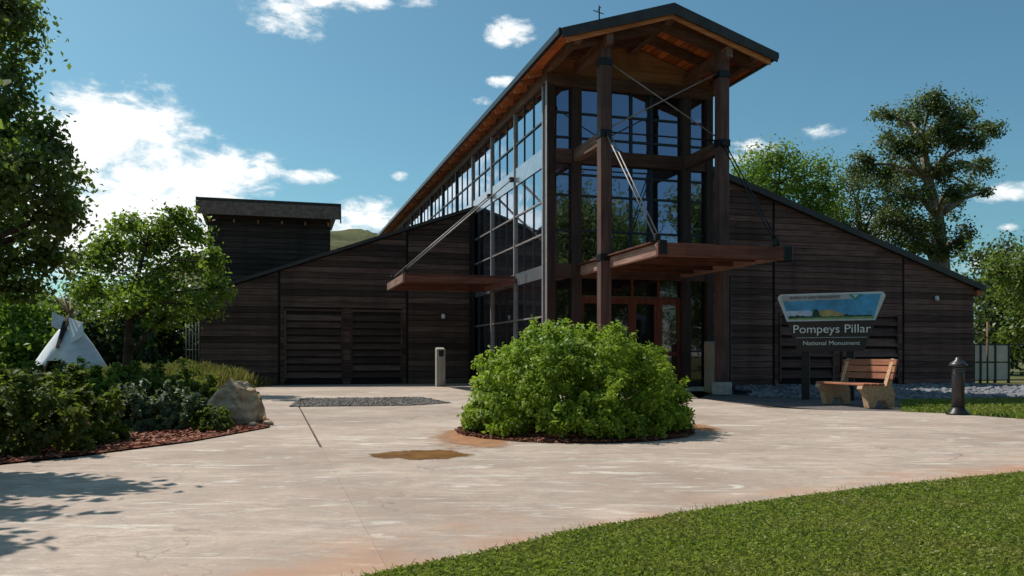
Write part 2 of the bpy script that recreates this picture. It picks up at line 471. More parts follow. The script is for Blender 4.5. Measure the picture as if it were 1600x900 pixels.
def concrete_mat():
    m, nt, N, L, bs = new_mat('brushed pinkish concrete')
    geo = N.new('ShaderNodeNewGeometry'); oi = N.new('ShaderNodeObjectInfo')
    pos = geo.outputs['Position']

    def stretched(rz, sx, sy):
        mp = N.new('ShaderNodeMapping'); mp.inputs['Rotation'].default_value = (0, 0, rz); mp.inputs['Scale'].default_value = (sx, sy, 1)
        L.new(pos, mp.inputs[0]); return mp.outputs[0]
    big = tex_noise(N, L, pos, 0.55, 5, 0.6)
    fine = tex_noise(N, L, pos, 60, 5, 0.7)
    brush = tex_noise(N, L, stretched(R(-20), 1.5, 4.2), 1.0, 7, 0.68, 0.8)
    scuff = tex_noise(N, L, stretched(R(32), 1.1, 5.0), 1.0, 6, 0.7, 1.2)
    c = mixc(N, L, mrange(N, L, big, 0.32, 0.68), (0.345, 0.250, 0.194), (0.540, 0.418, 0.338))
    blot = tex_noise(N, L, pos, 2.3, 7, 0.7, 0.5)
    c = mixc(N, L, mrange(N, L, blot, 0.48, 0.70, 0, 0.55), c, (0.250, 0.190, 0.155))
    spot = tex_noise(N, L, pos, 7.0, 5, 0.6, 0.3)
    c = mixc(N, L, mrange(N, L, spot, 0.60, 0.74, 0, 0.45), c, (0.235, 0.185, 0.155))
    c = mixc(N, L, mrange(N, L, brush, 0.40, 0.62, 0, 0.7), c, (0.285, 0.226, 0.180))
    c = mixc(N, L, mrange(N, L, brush, 0.54, 0.72, 0, 0.85), c, (0.76, 0.68, 0.595))
    c = mixc(N, L, mrange(N, L, scuff, 0.54, 0.72, 0, 0.75), c, (0.76, 0.685, 0.60))
    c = mixc(N, L, mrange(N, L, fine, 0.35, 0.7, 0.28, 0), c, (0.2, 0.17, 0.15))
    grain = tex_noise(N, L, pos, 22, 6, 0.75)
    c = mixc(N, L, mrange(N, L, grain, 0.52, 0.72, 0, 0.55), c, (0.20, 0.155, 0.125))
    c = mixc(N, L, mrange(N, L, grain, 0.25, 0.42, 0.4, 0), c, (0.72, 0.64, 0.56))
    # hairline cracks
    wob = N.new('ShaderNodeTexNoise'); wob.inputs['Scale'].default_value = 1.4; wob.inputs['Detail'].default_value = 8; L.new(pos, wob.inputs[0])
    wv = N.new('ShaderNodeVectorMath'); wv.operation = 'MULTIPLY_ADD'; L.new(wob.outputs['Color'], wv.inputs[0]); wv.inputs[1].default_value = (1.2, 1.2, 0); L.new(pos, wv.inputs[2])
    vo = N.new('ShaderNodeTexVoronoi'); vo.feature = 'DISTANCE_TO_EDGE'; vo.inputs['Scale'].default_value = 0.30; L.new(wv.outputs[0], vo.inputs['Vector'])
    ck = mrange(N, L, vo.outputs['Distance'], 0.0008, 0.0022, 0.4, 0.0)
    ckm = N.new('ShaderNodeMath'); ckm.operation = 'MULTIPLY'; L.new(ck, ckm.inputs[0]); L.new(mrange(N, L, tex_noise(N, L, pos, 0.9, 3), 0.42, 0.6), ckm.inputs[1])
    c = mixc(N, L, ckm.outputs[0], c, (0.07, 0.055, 0.045))
    # rust coloured soil washed over the concrete along the lawn edge
    a, b = G(570, 900), G(1600, 738)
    d = (b-a).normalized(); nrm = Vector((-d.y, d.x, 0))
    dp = N.new('ShaderNodeVectorMath'); dp.operation = 'DOT_PRODUCT'; L.new(pos, dp.inputs[0]); dp.inputs[1].default_value = nrm
    sb = N.new('ShaderNodeMath'); sb.operation = 'SUBTRACT'; L.new(dp.outputs['Value'], sb.inputs[0]); sb.inputs[1].default_value = nrm.dot(a)
    ad = N.new('ShaderNodeMath'); ad.operation = 'ADD'; L.new(sb.outputs[0], ad.inputs[0])
    L.new(mrange(N, L, tex_noise(N, L, pos, 1.6, 6, 0.65), 0.3, 0.7, -0.5, 0.55, False), ad.inputs[1])
    st = mrange(N, L, ad.outputs[0], -0.2, 0.85, 0.68, 0.0)
    c = mixc(N, L, st, c, (0.42, 0.215, 0.12))
    hs = N.new('ShaderNodeHueSaturation'); L.new(c, hs.inputs['Color'])
    L.new(mrange(N, L, oi.outputs['Random'], 0, 1, 0.93, 1.06, False), hs.inputs['Value'])
    L.new(hs.outputs[0], bs.inputs['Base Color'])
    bs.inputs['Roughness'].default_value = 0.8; bs.inputs['Specular IOR Level'].default_value = 0.3
    bump(N, L, fine, bs, 0.25, 0.004)
    return m


M['concrete'] = concrete_mat()


def puddle_mat(name, c1, c2, rough, lo, hi, top):
    m, nt, N, L, bs = new_mat(name)
    tc = N.new('ShaderNodeTexCoord'); oi = N.new('ShaderNodeObjectInfo')
    geo = N.new('ShaderNodeNewGeometry')
    n = tex_noise(N, L, geo.outputs['Position'], 5, 6, 0.65)
    L.new(mixc(N, L, mrange(N, L, n, 0.3, 0.7), c1, c2), bs.inputs['Base Color'])
    bs.inputs['Roughness'].default_value = rough; bs.inputs['Specular IOR Level'].default_value = 0.4
    ln = N.new('ShaderNodeVectorMath'); ln.operation = 'DOT_PRODUCT'
    L.new(tc.outputs['Object'], ln.inputs[0]); L.new(tc.outputs['Object'], ln.inputs[1])
    e = N.new('ShaderNodeMath'); e.operation = 'SUBTRACT'; e.inputs[0].default_value = 1.0; L.new(ln.outputs['Value'], e.inputs[1])
    w = mrange(N, L, tex_noise(N, L, geo.outputs['Position'], 3.4, 7, 0.7), 0.25, 0.75, -0.6, 0.5, False)
    a = N.new('ShaderNodeMath'); a.operation = 'ADD'; L.new(e.outputs[0], a.inputs[0]); L.new(w, a.inputs[1])
    L.new(mrange(N, L, a.outputs[0], lo, hi, 0.0, top), bs.inputs['Alpha'])
    return m


M['puddle'] = puddle_mat('wet rust puddle', (0.20, 0.085, 0.022), (0.33, 0.165, 0.05), 0.2, 0.1, 0.45, 0.95)
M['stain'] = puddle_mat('dry rust stain', (0.30, 0.125, 0.045), (0.42, 0.20, 0.085), 0.7, 0.0, 0.9, 0.85)


# ------------------------------------------------------------------ setting: ground, plaza, beds, lawn, hill
def sheet(name, poly, z, mat, parent=None, kind='structure'):
    me = from_data(name, [(p[0], p[1], z) for p in poly], [tuple(range(len(poly)))])
    bm = bmesh.new(); bm.from_mesh(me)
    if bm.faces[:] and bm.faces[:][0].normal.z < 0: bmesh.ops.reverse_faces(bm, faces=bm.faces[:])
    bm.to_mesh(me); bm.free()
    o = mesh_obj(name, me, mat, parent)
    if kind: o['kind'] = kind
    return o


sheet('ground', [(-1500, -600), (1500, -600), (1500, 2400), (-1500, 2400)], -0.06, M['ground'])

lawn_edge = [(1900, 712), (1600, 738), (1400, 757), (1140, 790), (900, 828), (760, 862), (570, 900), (300, 965), (-100, 1075)]
right_edge = [(1090, 622), (1200, 637), (1300, 641), (1400, 643), (1480, 646), (1600, 655), (1900, 675)]
left_edge = [(-300, 748), (0, 727), (130, 713), (300, 691), (420, 669), (414, 640), (405, 612)]
plaza = [tuple(G(*p)[:2]) for p in left_edge] + [tuple(B(s, v)[:2]) for s, v in ((-11.2, 10.35), (-2.45, 10.35), (-2.45, 2.0), (2.45, 2.0), (2.45, 4.8), (3.1, 4.8))] \
    + [tuple(G(*p)[:2]) for p in right_edge] + [tuple(G(*p)[:2]) for p in lawn_edge] + [(-3.6, 2.0), (-9.5, 3.5)]
base = sheet('plaza', plaza, -0.014, M['sand_joint'])


def to_sv(p):
    r = Vector((p[0], p[1], 0))-MID
    return (r.dot(D2), r.dot(D1))


psv = [to_sv(p) for p in plaza]
js = [-9.1+2.97*k for k in range(-4, 6)]
jv = [-12.96+2.97*k for k in range(-3, 9)]
gap = 0.0045
for i in range(len(js)-1):
    for j in range(len(jv)-1):
        q = psv
        wide = lambda s_: 0.014 if abs(s_+9.1) < .01 and -10.0 < jv[j]+1.5 < -1 else 0.0009
        gap = 0.0009
        q = clip(q, -1, 0, -(js[i]+wide(js[i]))); q = clip(q, 1, 0, js[i+1]-wide(js[i+1])) if q else q
        q = clip(q, 0, -1, -(jv[j]+gap)) if q else q; q = clip(q, 0, 1, jv[j+1]-gap) if q else q
        if len(q) < 3 or abs(area(q)) < 0.05: continue
        cl = []
        for p in q:
            if not cl or math.hypot(p[0]-cl[-1][0], p[1]-cl[-1][1]) > 0.004: cl.append(p)
        if math.hypot(cl[0][0]-cl[-1][0], cl[0][1]-cl[-1][1]) < 0.004: cl.pop()
        if len(cl) < 3: continue
        w = [tuple(B(*p)[:2]) for p in cl]
        flat_prism('slab', w, -0.012, 0.0, M['concrete'], base)


def blades(name, poly_px, n, h, wd, mat, far_fade=True, poly_w=None, zf=None, lean=0.5):
    poly = poly_w if poly_w else [tuple(G(*p)[:2]) for p in poly_px]
    A = np.array(poly); lo = A.min(0); hi = A.max(0)
    pts = np.zeros((0, 2))
    while len(pts) < n:
        c = rng.random((n*2, 2))*(hi-lo)+lo
        ins = np.zeros(len(c), bool)
        for i in range(len(A)):
            a, b = A[i], A[(i+1) % len(A)]
            cond = ((a[1] > c[:, 1]) != (b[1] > c[:, 1]))
            xs = (b[0]-a[0])*(c[:, 1]-a[1])/(b[1]-a[1]+1e-12)+a[0]
            ins ^= cond & (c[:, 0] < xs)
        c = c[ins]
        if far_fade:
            c = c[rng.random(len(c)) < np.clip((5.0/np.maximum(c[:, 1], 1))**1.3, 0, 1)]
        pts = np.vstack([pts, c])
    pts = pts[:n]
    z0 = np.array([zf(x, y) for x, y in pts]) if zf else np.zeros(n)-0.012
    an = rng.random(n)*2*np.pi; hh = h*(0.5+rng.random(n)*0.9); ww = wd*(0.6+0.8*rng.random(n))
    ln = lean*hh*rng.random(n); la = rng.random(n)*2*np.pi
    V = np.zeros((n, 4, 3))
    dx, dy = np.cos(an)*ww, np.sin(an)*ww
    mx, my = np.cos(la)*ln, np.sin(la)*ln
    V[:, 0] = np.stack([pts[:, 0]-dx/2, pts[:, 1]-dy/2, z0], 1)
    V[:, 1] = np.stack([pts[:, 0]+dx/2, pts[:, 1]+dy/2, z0], 1)
    V[:, 2] = np.stack([pts[:, 0]+dx/2.2+mx*.45, pts[:, 1]+dy/2.2+my*.45, z0+hh*.65], 1)
    V[:, 3] = np.stack([pts[:, 0]+mx, pts[:, 1]+my, z0+hh*(1-.25*lean)], 1)
    return leaf_mesh(name, V, mat)


def leaf_mesh(name, V, mat, var=None):
    """V (n,4,3) -> one mesh of n quads with a per-leaf attribute"""
    n = len(V)
    me = bpy.data.meshes.new(name)
    me.vertices.add(4*n); me.vertices.foreach_set('co', V.reshape(-1).astype(np.float32))
    me.loops.add(4*n); me.loops.foreach_set('vertex_index', np.arange(4*n, dtype=np.int32))
    me.polygons.add(n); me.polygons.foreach_set('loop_start', np.arange(0, 4*n, 4, dtype=np.int32))
    me.update(calc_edges=True)
    at = me.attributes.new('var', 'FLOAT', 'POINT')
    v = rng.random(n) if var is None else var
    at.data.foreach_set('value', np.repeat(v, 4).astype(np.float32))
    me.materials.append(mat)
    return me


lawn_poly = [tuple(G(*p)[:2]) for p in lawn_edge] + [(-1.5, 0.3), (14, 0.3), (14, 8.5)]
sheet('lawn', lawn_poly, -0.016, M['lawn_soil'])
g = mesh_obj('grass', blades('grass', [(1700, 727)]+lawn_edge[1:8]+[(300, 1010), (1750, 1010)], 170000, 0.030, 0.007, M['grass'], lean=1.2), None)
structure(g, 'stuff'); g['label'] = 'short green mown grass in the near right corner'
# ragged tufts where the lawn spills over the concrete
E_ = [G(*p) for p in lawn_edge[:8]]
tp = []
for a, b in zip(E_[:-1], E_[1:]):
    d = (b-a); nn = Vector((-d.y, d.x, 0)).normalized()*-1
    for k in range(int(d.length*60)):
        t = rnd.random(); o_ = rnd.gauss(0.0, 0.034)
        tp.append(a+d*t-nn*o_)
tp = np.array([p[:2] for p in tp])

far_lawn_px = [(1408, 642), (1480, 645), (1600, 654), (1900, 674), (1900, 628), (1600, 624), (1408, 626)]
sheet('lawn_strip', [tuple(G(*p)[:2]) for p in far_lawn_px], -0.02, M['lawn_soil'])
g = mesh_obj('grass_strip', blades('grass_strip', far_lawn_px, 26000, 0.07, 0.016, M['grass'], False, lean=0.9), None)
structure(g, 'stuff'); g['label'] = 'strip of grass behind the black lamp bollard'

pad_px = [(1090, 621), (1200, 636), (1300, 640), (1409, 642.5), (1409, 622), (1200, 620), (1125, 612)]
sheet('shade_toned_pad', [tuple(G(*p)[:2]) for p in pad_px], -0.022, M['pad'])  # ground by sign and bench, shade painted in as a dark base colour
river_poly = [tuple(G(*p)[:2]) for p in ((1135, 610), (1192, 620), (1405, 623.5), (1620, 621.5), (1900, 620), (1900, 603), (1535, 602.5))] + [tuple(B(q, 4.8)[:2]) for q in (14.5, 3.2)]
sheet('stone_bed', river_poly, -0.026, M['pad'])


def in_poly(p, poly):
    ins = False
    for i in range(len(poly)):
        a, b = poly[i], poly[(i+1) % len(poly)]
        if (a[1] > p[1]) != (b[1] > p[1]) and p[0] < (b[0]-a[0])*(p[1]-a[1])/(b[1]-a[1])+a[0]: ins = not ins
    return ins


def pebbles(name, poly, n, rmin, rmax, mat, zbase=0.0):
    bm = bmesh.new(); bmesh.ops.create_icosphere(bm, subdivisions=1, radius=1)
    bv = np.array([v.co[:] for v in bm.verts]); bf = np.array([[v.index for v in f.verts] for f in bm.faces]); bm.free()
    xs = [p[0] for p in poly]; ys = [p[1] for p in poly]
    V, var = [], []
    cnt = 0
    while cnt < n:
        p = (rnd.uniform(min(xs), max(xs)), rnd.uniform(min(ys), max(ys)))
        if not in_poly(p, poly): continue
        r = rmin+(rmax-rmin)*rnd.random()**2
        sc = np.array([r*rnd.uniform(.8, 1.4), r*rnd.uniform(.8, 1.4), r*rnd.uniform(.5, .85)])
        vv = bv*(1+rng.normal(0, .12, bv.shape))*sc
        a = rnd.random()*6.28; c, s_ = math.cos(a), math.sin(a)
        vv = vv @ np.array([[c, s_, 0], [-s_, c, 0], [0, 0, 1]])
        V.append(vv+np.array([p[0], p[1], zbase+sc[2]*.35])); var.append(rnd.random())
        cnt += 1
    V = np.vstack(V); nb = len(bv)
    Fc = np.vstack([bf+i*nb for i in range(n)])
    me = from_data(name, V, [tuple(int(x) for x in f) for f in Fc], True)
    at = me.attributes.new('var', 'FLOAT', 'POINT'); at.data.foreach_set('value', np.repeat(np.array(var), nb).astype(np.float32))
    o = mesh_obj(name, me, mat); o['kind'] = 'stuff'
    return o


o = pebbles('river_stones', river_poly, 8000, 0.035, 0.10, M['river'], -0.02); o['label'] = 'grey river stones in the bed along the right wing'
gst = [tuple(G(*p)[:2]) for p in ((452, 636), (470, 623), (660, 621), (705, 630), (640, 634))]
sheet('gravel_strip', gst, 0.004, M['sand_joint'])
o = pebbles('gravel', gst, 5200, 0.010, 0.034, M['gravel'], 0.001); o['label'] = 'dark gravel strip in the concrete before the left wing'

bed_px = [(-300, 747), (0, 726), (130, 712), (300, 690), (422, 668), (418, 655), (330, 636), (180, 625), (-300, 618)]
bed = [tuple(G(*p)[:2]) for p in bed_px]
sheet('mulch_bed', bed, 0.012, M['mulch'])


def chips(name, pts, mat, z):
    mb = MB()
    for x, y in pts:
        rot = Matrix.Rotation(rnd.random()*6.28, 3, 'Z') @ Matrix.Rotation(rnd.gauss(0, .35), 3, 'X') @ Matrix.Rotation(rnd.gauss(0, .3), 3, 'Y')
        mb.box((x, y, z+rnd.random()*.02), (rnd.uniform(.03, .09), rnd.uniform(.012, .03), .008), rot)
    o = mb.build(name, mat); o['kind'] = 'stuff'
    return o


pts = []
while len(pts) < 5000:
    p = (rnd.uniform(-9, -3.3), rnd.uniform(7.3, 13))
    if in_poly(p, bed): pts.append(p)
o = chips('bark_chips', pts, M['chip'], 0.018); o['label'] = 'red bark chips under the shrubs on the left'

BC = G(903, 674) ; BC = Vector((0.87, 11.05, 0))
ring = [(BC.x-0.05+1.55*math.cos(a)*(1+.03*math.sin(3*a)), BC.y-.02+1.55*math.sin(a)) for a in [k*2*math.pi/40 for k in range(40)]]
sheet('bush_bed', ring, 0.010, M['mulch'])
pts = []
while len(pts) < 2600:
    a = rnd.random()*6.283; r = 1.56*math.sqrt(rnd.uniform(.5, 1.0))
    pts.append((BC.x-.05+r*math.cos(a), BC.y+r*math.sin(a)))
o = chips('bark_chip_ring', pts, M['chip'], 0.014); o['label'] = 'red bark chips ringing the round bush'


def stain(name, c, a, b, rz, z, mat):
    me = from_data(name, [(-1, -1, 0), (1, -1, 0), (1, 1, 0), (-1, 1, 0)], [(0, 1, 2, 3)])
    o = mesh_obj(name, me, mat, None, (c.x, c.y, z), (0, 0, rz)); o.scale = (a, b, 1); o['kind'] = 'structure'
    return o


stain('puddle', G(662, 710.5), .60, .46, .12, .004, M['puddle'])
stain('rust_stain', G(738, 684), .55, 1.5, .1, .005, M['stain'])
stain('rust_stain', G(1092, 668), .30, .8, .1, .005, M['stain'])

# hill behind
hv = []; n = 60
V, Fc = [], []
for i in range(n+1):
    for j in range(n+1):
        x = -95+120*i/n; y = 110+110*j/n
        u = (x+36)/46; w = (y-165)/46
        h = 25.5*max(0, 1-u*u*0.9-w*w)**0.8
        p = Vector((x*.16, y*.16, 0))
        h += 1.6*noise.fractal(p, 1.0, 2.0, 5)*min(1, h/8)
        V.append((x, y, h-0.3))
for i in range(n):
    for j in range(n):
        a = i*(n+1)+j; Fc.append((a, a+n+1, a+n+2, a+1))
structure(mesh_obj('hill', from_data('hill', V, Fc, True), M['hill']))


def bank_h(x, y):
    u = (x+10.4)/2.5; w = (y-24.5)/5.0
    return -0.06+0.62*max(0, 1-u*u-w*w)**0.6*(.75+.5*noise.noise(Vector((x*.8, y*.8, 3))))


V, Fc = [], []; n = 40
for i in range(n+1):
    for j in range(n+1):
        x = -13.2+5.4*i/n; y = 19.2+10.6*j/n
        V.append((x, y, bank_h(x, y)-.004))
for i in range(n):
    for j in range(n):
        a = i*(n+1)+j; Fc.append((a, a+n+1, a+n+2, a+1))
structure(mesh_obj('bank', from_data('bank', V, Fc, True), M['ground']))
g = mesh_obj('dry_grass', blades('dry_grass', None, 15000, 0.34, 0.013, M['dry_grass'], False,
             [(-13, 19.5), (-8.1, 19.5), (-8.1, 29.5), (-13, 29.5)], bank_h), None)
structure(g, 'stuff'); g['label'] = 'yellow dry grass on the bank left of the building'
g = mesh_obj('meadow_grass', blades('meadow_grass', None, 42000, 0.30, 0.05, M['dry_grass'], False,
             [(-60, 16), (-13, 16), (-13.5, 30), (-20, 70), (-60, 70)], lambda x, y: -0.06), None)
structure(g, 'stuff'); g['label'] = 'tall dry meadow grass around the tepee'

# ------------------------------------------------------------------ the visitor centre
bld = thing('visitor_center', 'brown timber visitor centre with tall glazed gabled hall, entrance canopy and low side wings', 'building', MID, TH)

HS, PS, VG = 2.40, 1.649, 2.07           # half width of hall, of porch posts, plane of the front glass
RH, SL, RE = 9.80, 0.32, 2.92            # ridge height, roof slope, half width of roof
V_END = 36.0
roof_z = lambda s: RH-SL*abs(s)


def clip_board(s0, s1, z0, z1, top):
    """board polygon under the line z <= top(s) = a + b*s"""
    a, b = top
    q = [(s0, z0), (s1, z0), (s1, z1), (s0, z1)]
    return clip(q, -b, 1, a)


def siding(wall, panels, zmax, top, v, mat, pitch=0.2, z0=0.02, holes=()):
    z = z0; k = 0
    while z < zmax:
        for (s0, s1) in panels:
            segs = [(s0, s1)]
            for (h0, h1, hz0, hz1) in holes:
                if z+pitch > hz0+.02 and z < hz1-.02:
                    new = []
                    for a, b in segs:
                        if h0 > a and h0 < b or h1 > a and h1 < b or (h0 <= a and h1 >= b):
                            if h0-a > .05: new.append((a, min(b, h0)))
                            if b-h1 > .05: new.append((max(a, h1), b))
                        else: new.append((a, b))
                    segs = new
            for a, b in segs:
                q = clip_board(a, b, z, z+pitch-.012, top)
                if len(q) < 3 or abs(area(q)) < .004: continue
                cx = sum(p[0] for p in q)/len(q); cz = z+pitch/2
                V, Fc = prism_data([(p[0]-cx, p[1]-cz) for p in q], -.02, .02)
                # lapped: lower edge stands proud
                V = [(x, y-(0.022 if zz < 0 else 0.0)*(1 if y < 0 else 0)+rnd.uniform(-.002, .002), zz) for x, y, zz in V]
                me = from_data('board', V, Fc)
                bm = bmesh.new(); bm.from_mesh(me); bmesh.ops.recalc_face_normals(bm, faces=bm.faces[:]); bm.to_mesh(me); bm.free()
                mesh_obj('board', me, mat, wall, (cx, v+rnd.uniform(-.004, .003), cz))
        z += pitch; k += 1


def louvres(wall, s0, s1, z0, z1, v, pitch, mat, frame_mat):
    span('louvre_frame', (s0-.07, v-.075, z0-.05), (s0, v+.02, z1+.05), frame_mat, wall)
    span('louvre_frame', (s1, v-.075, z0-.05), (s1+.07, v+.02, z1+.05), frame_mat, wall)
    span('louvre_frame', (s0-.07, v-.076, z1+.051), (s1+.07, v+.02, z1+.13), frame_mat, wall)
    z = z0+pitch*.5
    while z < z1:
        box('louvre_slat', ((s0+s1)/2, v-.01, z), (s1-s0-.004, .035, pitch*.82), mat, wall, 0, (R(-24), 0, 0))
        z += pitch


# --- left wing
VL = 10.4
lt = (6.44+.352*2.4, .352)                       # roof line z = a + b*s
zl = lambda s: lt[0]+lt[1]*s
LE = -11.95
lw = prism('left_wing_wall'.replace('left_wing_', 'wing_'), [(LE, 0), (-2.45, 0), (-2.45, zl(-2.45)-.06), (LE, zl(LE)-.06)], VL+.03, VL+20, M['core'], bld)
seams = [LE, -9.37, -4.95, -2.62]
panels = [(seams[i]+.045, seams[i+1]-.045) for i in range(3)]
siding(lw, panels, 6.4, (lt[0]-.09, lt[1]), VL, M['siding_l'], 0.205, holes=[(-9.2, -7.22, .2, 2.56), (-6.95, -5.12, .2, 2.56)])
louvres(lw, -9.13, -7.28, .2, 2.5, VL, .25, M['siding_l'], M['siding_l'])
louvres(lw, -6.88, -5.19, .2, 2.5, VL, .25, M['siding_l'], M['siding_l'])
prism('wing_roof', [(LE-.35, zl(LE-.35)-.05), (-2.43, zl(-2.43)-.05), (-2.43, zl(-2.43)+.07), (LE-.35, zl(LE-.35)+.07)], VL-.14, VL+20.2, M['roof'], bld)
f = MB()
f.lathe([(.07, 0), (.075, .1), (.05, .16), (.0, .17)], 10)
wl = f.build('wall_light', M['lamp_white'], bld, True, (-3.65, VL-.1, 2.35))

# --- upper block behind the left wing
T0, T1, TV = -11.98, -7.36, 14.6
tw = prism('upper_wall', [(T0, 2.0), (T1, 2.0), (T1, 6.5), (T0, 6.5)], TV+.03, TV+4.5, M['core'], bld)
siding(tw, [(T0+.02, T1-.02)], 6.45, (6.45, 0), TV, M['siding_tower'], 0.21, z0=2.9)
tz = 6.38


def side_prism(name, poly, s0, s1, mat, parent):
    V = [(s0, v, z) for v, z in poly]+[(s1, v, z) for v, z in poly]; n_ = len(poly)
    Fc = [tuple(range(n_)), tuple(range(2*n_-1, n_-1, -1))]+[(i, i+n_, (i+1) % n_+n_, (i+1) % n_) for i in range(n_)]
    me = from_data(name, V, Fc)
    bm = bmesh.new(); bm.from_mesh(me); bmesh.ops.recalc_face_normals(bm, faces=bm.faces[:]); bm.to_mesh(me); bm.free()
    return mesh_obj(name, me, mat, parent)


ur = side_prism('upper_roof', [(TV-.45, tz+.50), (TV+4.6, tz+.30), (TV+4.6, tz+.42), (TV-.47, tz+.62)], T0-.36, T1+.36, M['roof'], bld)
side_prism('fascia', [(TV-.58, tz-.02), (TV-.53, tz-.02), (TV-.42, tz+.499), (TV-.47, tz+.499)], T0-.33, T1+.33, M['roof_brown'], ur)
for s in (T0-.38, T1+.335):
    side_prism('barge_board', [(TV-.62, tz-.16), (TV-.52, tz-.16), (TV-.38, tz+.495), (TV-.50, tz+.62)], s, s+.045, M['roof'], ur)
for k in range(6):
    s = T0+.1+(T1-T0-.2)*k/5
    box('rafter_tail', (s, TV-.2, tz-.15), (.07, .5, .12), M['rafter'], ur, 0, (R(18), 0, 0))

# --- right wing
VR = 4.87
rt = (6.82+.327*4.806, -.327)
zr = lambda s: rt[0]+rt[1]*s
RW = 14.66
rw = prism('wing_wall', [(2.45, 0), (RW, 0), (RW, zr(RW)-.06), (2.45, zr(2.45)-.06)], VR+.03, VR+20, M['core'], bld)
panels = [(2.5, 6.36), (6.45, 11.55), (11.64, RW-.02)]
siding(rw, panels, 7.7, (rt[0]-.12, rt[1]), VR, M['siding_r'], 0.2, holes=[(6.6, 8.75, .15, 2.42), (9.0, 11.4, .15, 2.42)])
louvres(rw, 6.68, 8.68, .2, 2.3, VR, .36, M['siding_r'], M['siding_r'])
louvres(rw, 9.08, 11.32, .2, 2.3, VR, .36, M['siding_r'], M['siding_r'])
prism('wing_roof', [(2.43, zr(2.43)-.16), (RW+.38, zr(RW+.38)-.16), (RW+.38, zr(RW+.38)+.05), (2.43, zr(2.43)+.05)], VR-.2, VR+20.2, M['roof'], bld)
box('rafter_tail', (RW+.14, VR+.02, zr(RW+.1)-.32), (.2, .3, .22), M['rafter'], bld)
f = MB(); f.lathe([(.07, 0), (.075, .1), (.05, .16), (.0, .17)], 10)
f.build('wall_light', M['lamp_white'], bld, True, (12.95, VR-.11, 2.95))

# --- hall: roof
rl = MB()
for sg in (-1, 1):
    poly = [(0, RH), (sg*RE, roof_z(RE)), (sg*RE, roof_z(RE)-.10), (0, RH-.10)]
    r = prism('roof', poly, -.5, V_END+.5, M['roof'], bld)
    bb = prism('barge_board', [(0, RH-.02), (sg*(RE+.03), roof_z(RE)-.03), (sg*(RE+.03), roof_z(RE)-.26), (0, RH-.30)], -.56, -.502, M['roof'], r)
    prism('barge_board', [(0, RH-.17), (sg*(RE-.12), roof_z(RE-.12)-.17), (sg*(RE-.12), roof_z(RE-.12)-.36), (0, RH-.37)], -.46, -.40, M['rafter'], r)
    span('gutter', (sg*RE if sg > 0 else -RE-.10, -.5, roof_z(RE)-.16), (sg*RE+.10 if sg > 0 else -RE, V_END, roof_z(RE)-.01), M['metal_dark'], r)
    # porch soffit boards, one by one
    nb = 15; w = RE/nb
    for k in range(nb):
        sm = (k+.5)*w
        box('soffit_board', (sg*sm, (VG-.395)/2, roof_z(sm)-.125), (w-.012, VG+.37, .025), M['soffit'], r, 0, (0, sg*math.atan(SL), 0))
    for k in range(3):
        sm = HS+.08+k*.165
        box('eave_board', (sg*sm, (VG+V_END)/2+.02, roof_z(sm)-.125), (.155, V_END-VG-.05, .025), M['soffit'], r, 0, (0, sg*math.atan(SL), 0))
    v = VG+.35
    while v < (V_END if sg < 0 else 12):
        box('rafter_tail', (sg*(HS+.24), v, roof_z(HS+.24)-.22), (.50, .075, .15), M['rafter'], r, 0, (0, sg*math.atan(SL), 0))
        v += .7
    # porch rafters over the posts
    prism('gable_beam', [(0, RH-.17), (sg*2.62, roof_z(2.62)-.17), (sg*2.62, roof_z(2.62)-.42), (0, RH-.50)], -.12, .12, M['beam'], bld)
    prism('gable_beam', [(0, RH-.17), (sg*2.5, roof_z(2.5)-.17), (sg*2.5, roof_z(2.5)-.36), (0, RH-.40)], 1.02, 1.16, M['beam'], bld)
    span('purlin', (sg*PS-.09, -.38, roof_z(PS)-.62), (sg*PS+.09, VG-.16, roof_z(PS)-.36), M['beam_v'], bld)
    # outlooker carrying the eave
    span('purlin', (sg*2.45-.07, -.40, roof_z(2.45)-.38), (sg*2.45+.07, VG-.16, roof_z(2.45)-.17), M['beam_v'], bld)
span('ridge_beam', (-.09, -.38, RH-.42), (.09, VG-.05, RH-.16), M['beam_v'], bld)
# gable wall above the front glass, header beam
prism('gable_wall', [(-HS, 8.62), (HS, 8.62), (HS, roof_z(HS)-.15), (0, RH-.15), (-HS, roof_z(HS)-.15)], VG, VG+.1, M['gable'], bld)
span('header_beam', (-HS-.1, VG-.14, 8.30), (HS+.1, VG+.04, 8.615), M['beam'], bld)
an = MB(); an.tube([(0, 0, 0), (0, 0, .55)], .018, 6); an.tube([(-.16, 0, .42), (.12, 0, .36)], .012, 6); an.tube([(0, -.1, .48), (0, .1, .48)], .012, 6)
an.build('antenna', M['metal_dark'], bld, False, (-1.72, .15, roof_z(1.72)-.02))

# --- porch posts, struts, bracing
for sg in (-1, 1):
    p = span('porch_post', (sg*PS-.14, -.14, .30), (sg*PS+.14, .14, roof_z(PS)-.42), M['post'], bld, .012)
    span('post_base', (sg*PS-.19, -.19, -.01), (sg*PS+.19, .19, .32), M['conc_base'], bld, .015)
    for zz in (6.52, 8.3, 3.45):
        span('bracket', (sg*PS-.16, -.16, zz-.09), (sg*PS+.16, .16, zz+.09), M['metal_dark'], bld, .01)
    span('strut', (sg*PS-.10, .145, 6.27), (sg*PS+.10, VG-.16, 6.60), M['beam_v'], bld, .01)
for a, b in (((-PS, 8.42), (PS, 6.62)), ((PS, 8.42), (-PS, 6.62)), ((-PS, 6.60), (PS, 6.60))):
    off = .03 if a[0] < 0 else -.03
    mb = MB(); mb.tube([(a[0], off, a[1]), (b[0], off, b[1])], .018 if a[1] > 7 else .022, 8)
    mb.build('brace_rod', M['rod'] if a[1] > 7 else M['metal_dark'], bld, True)

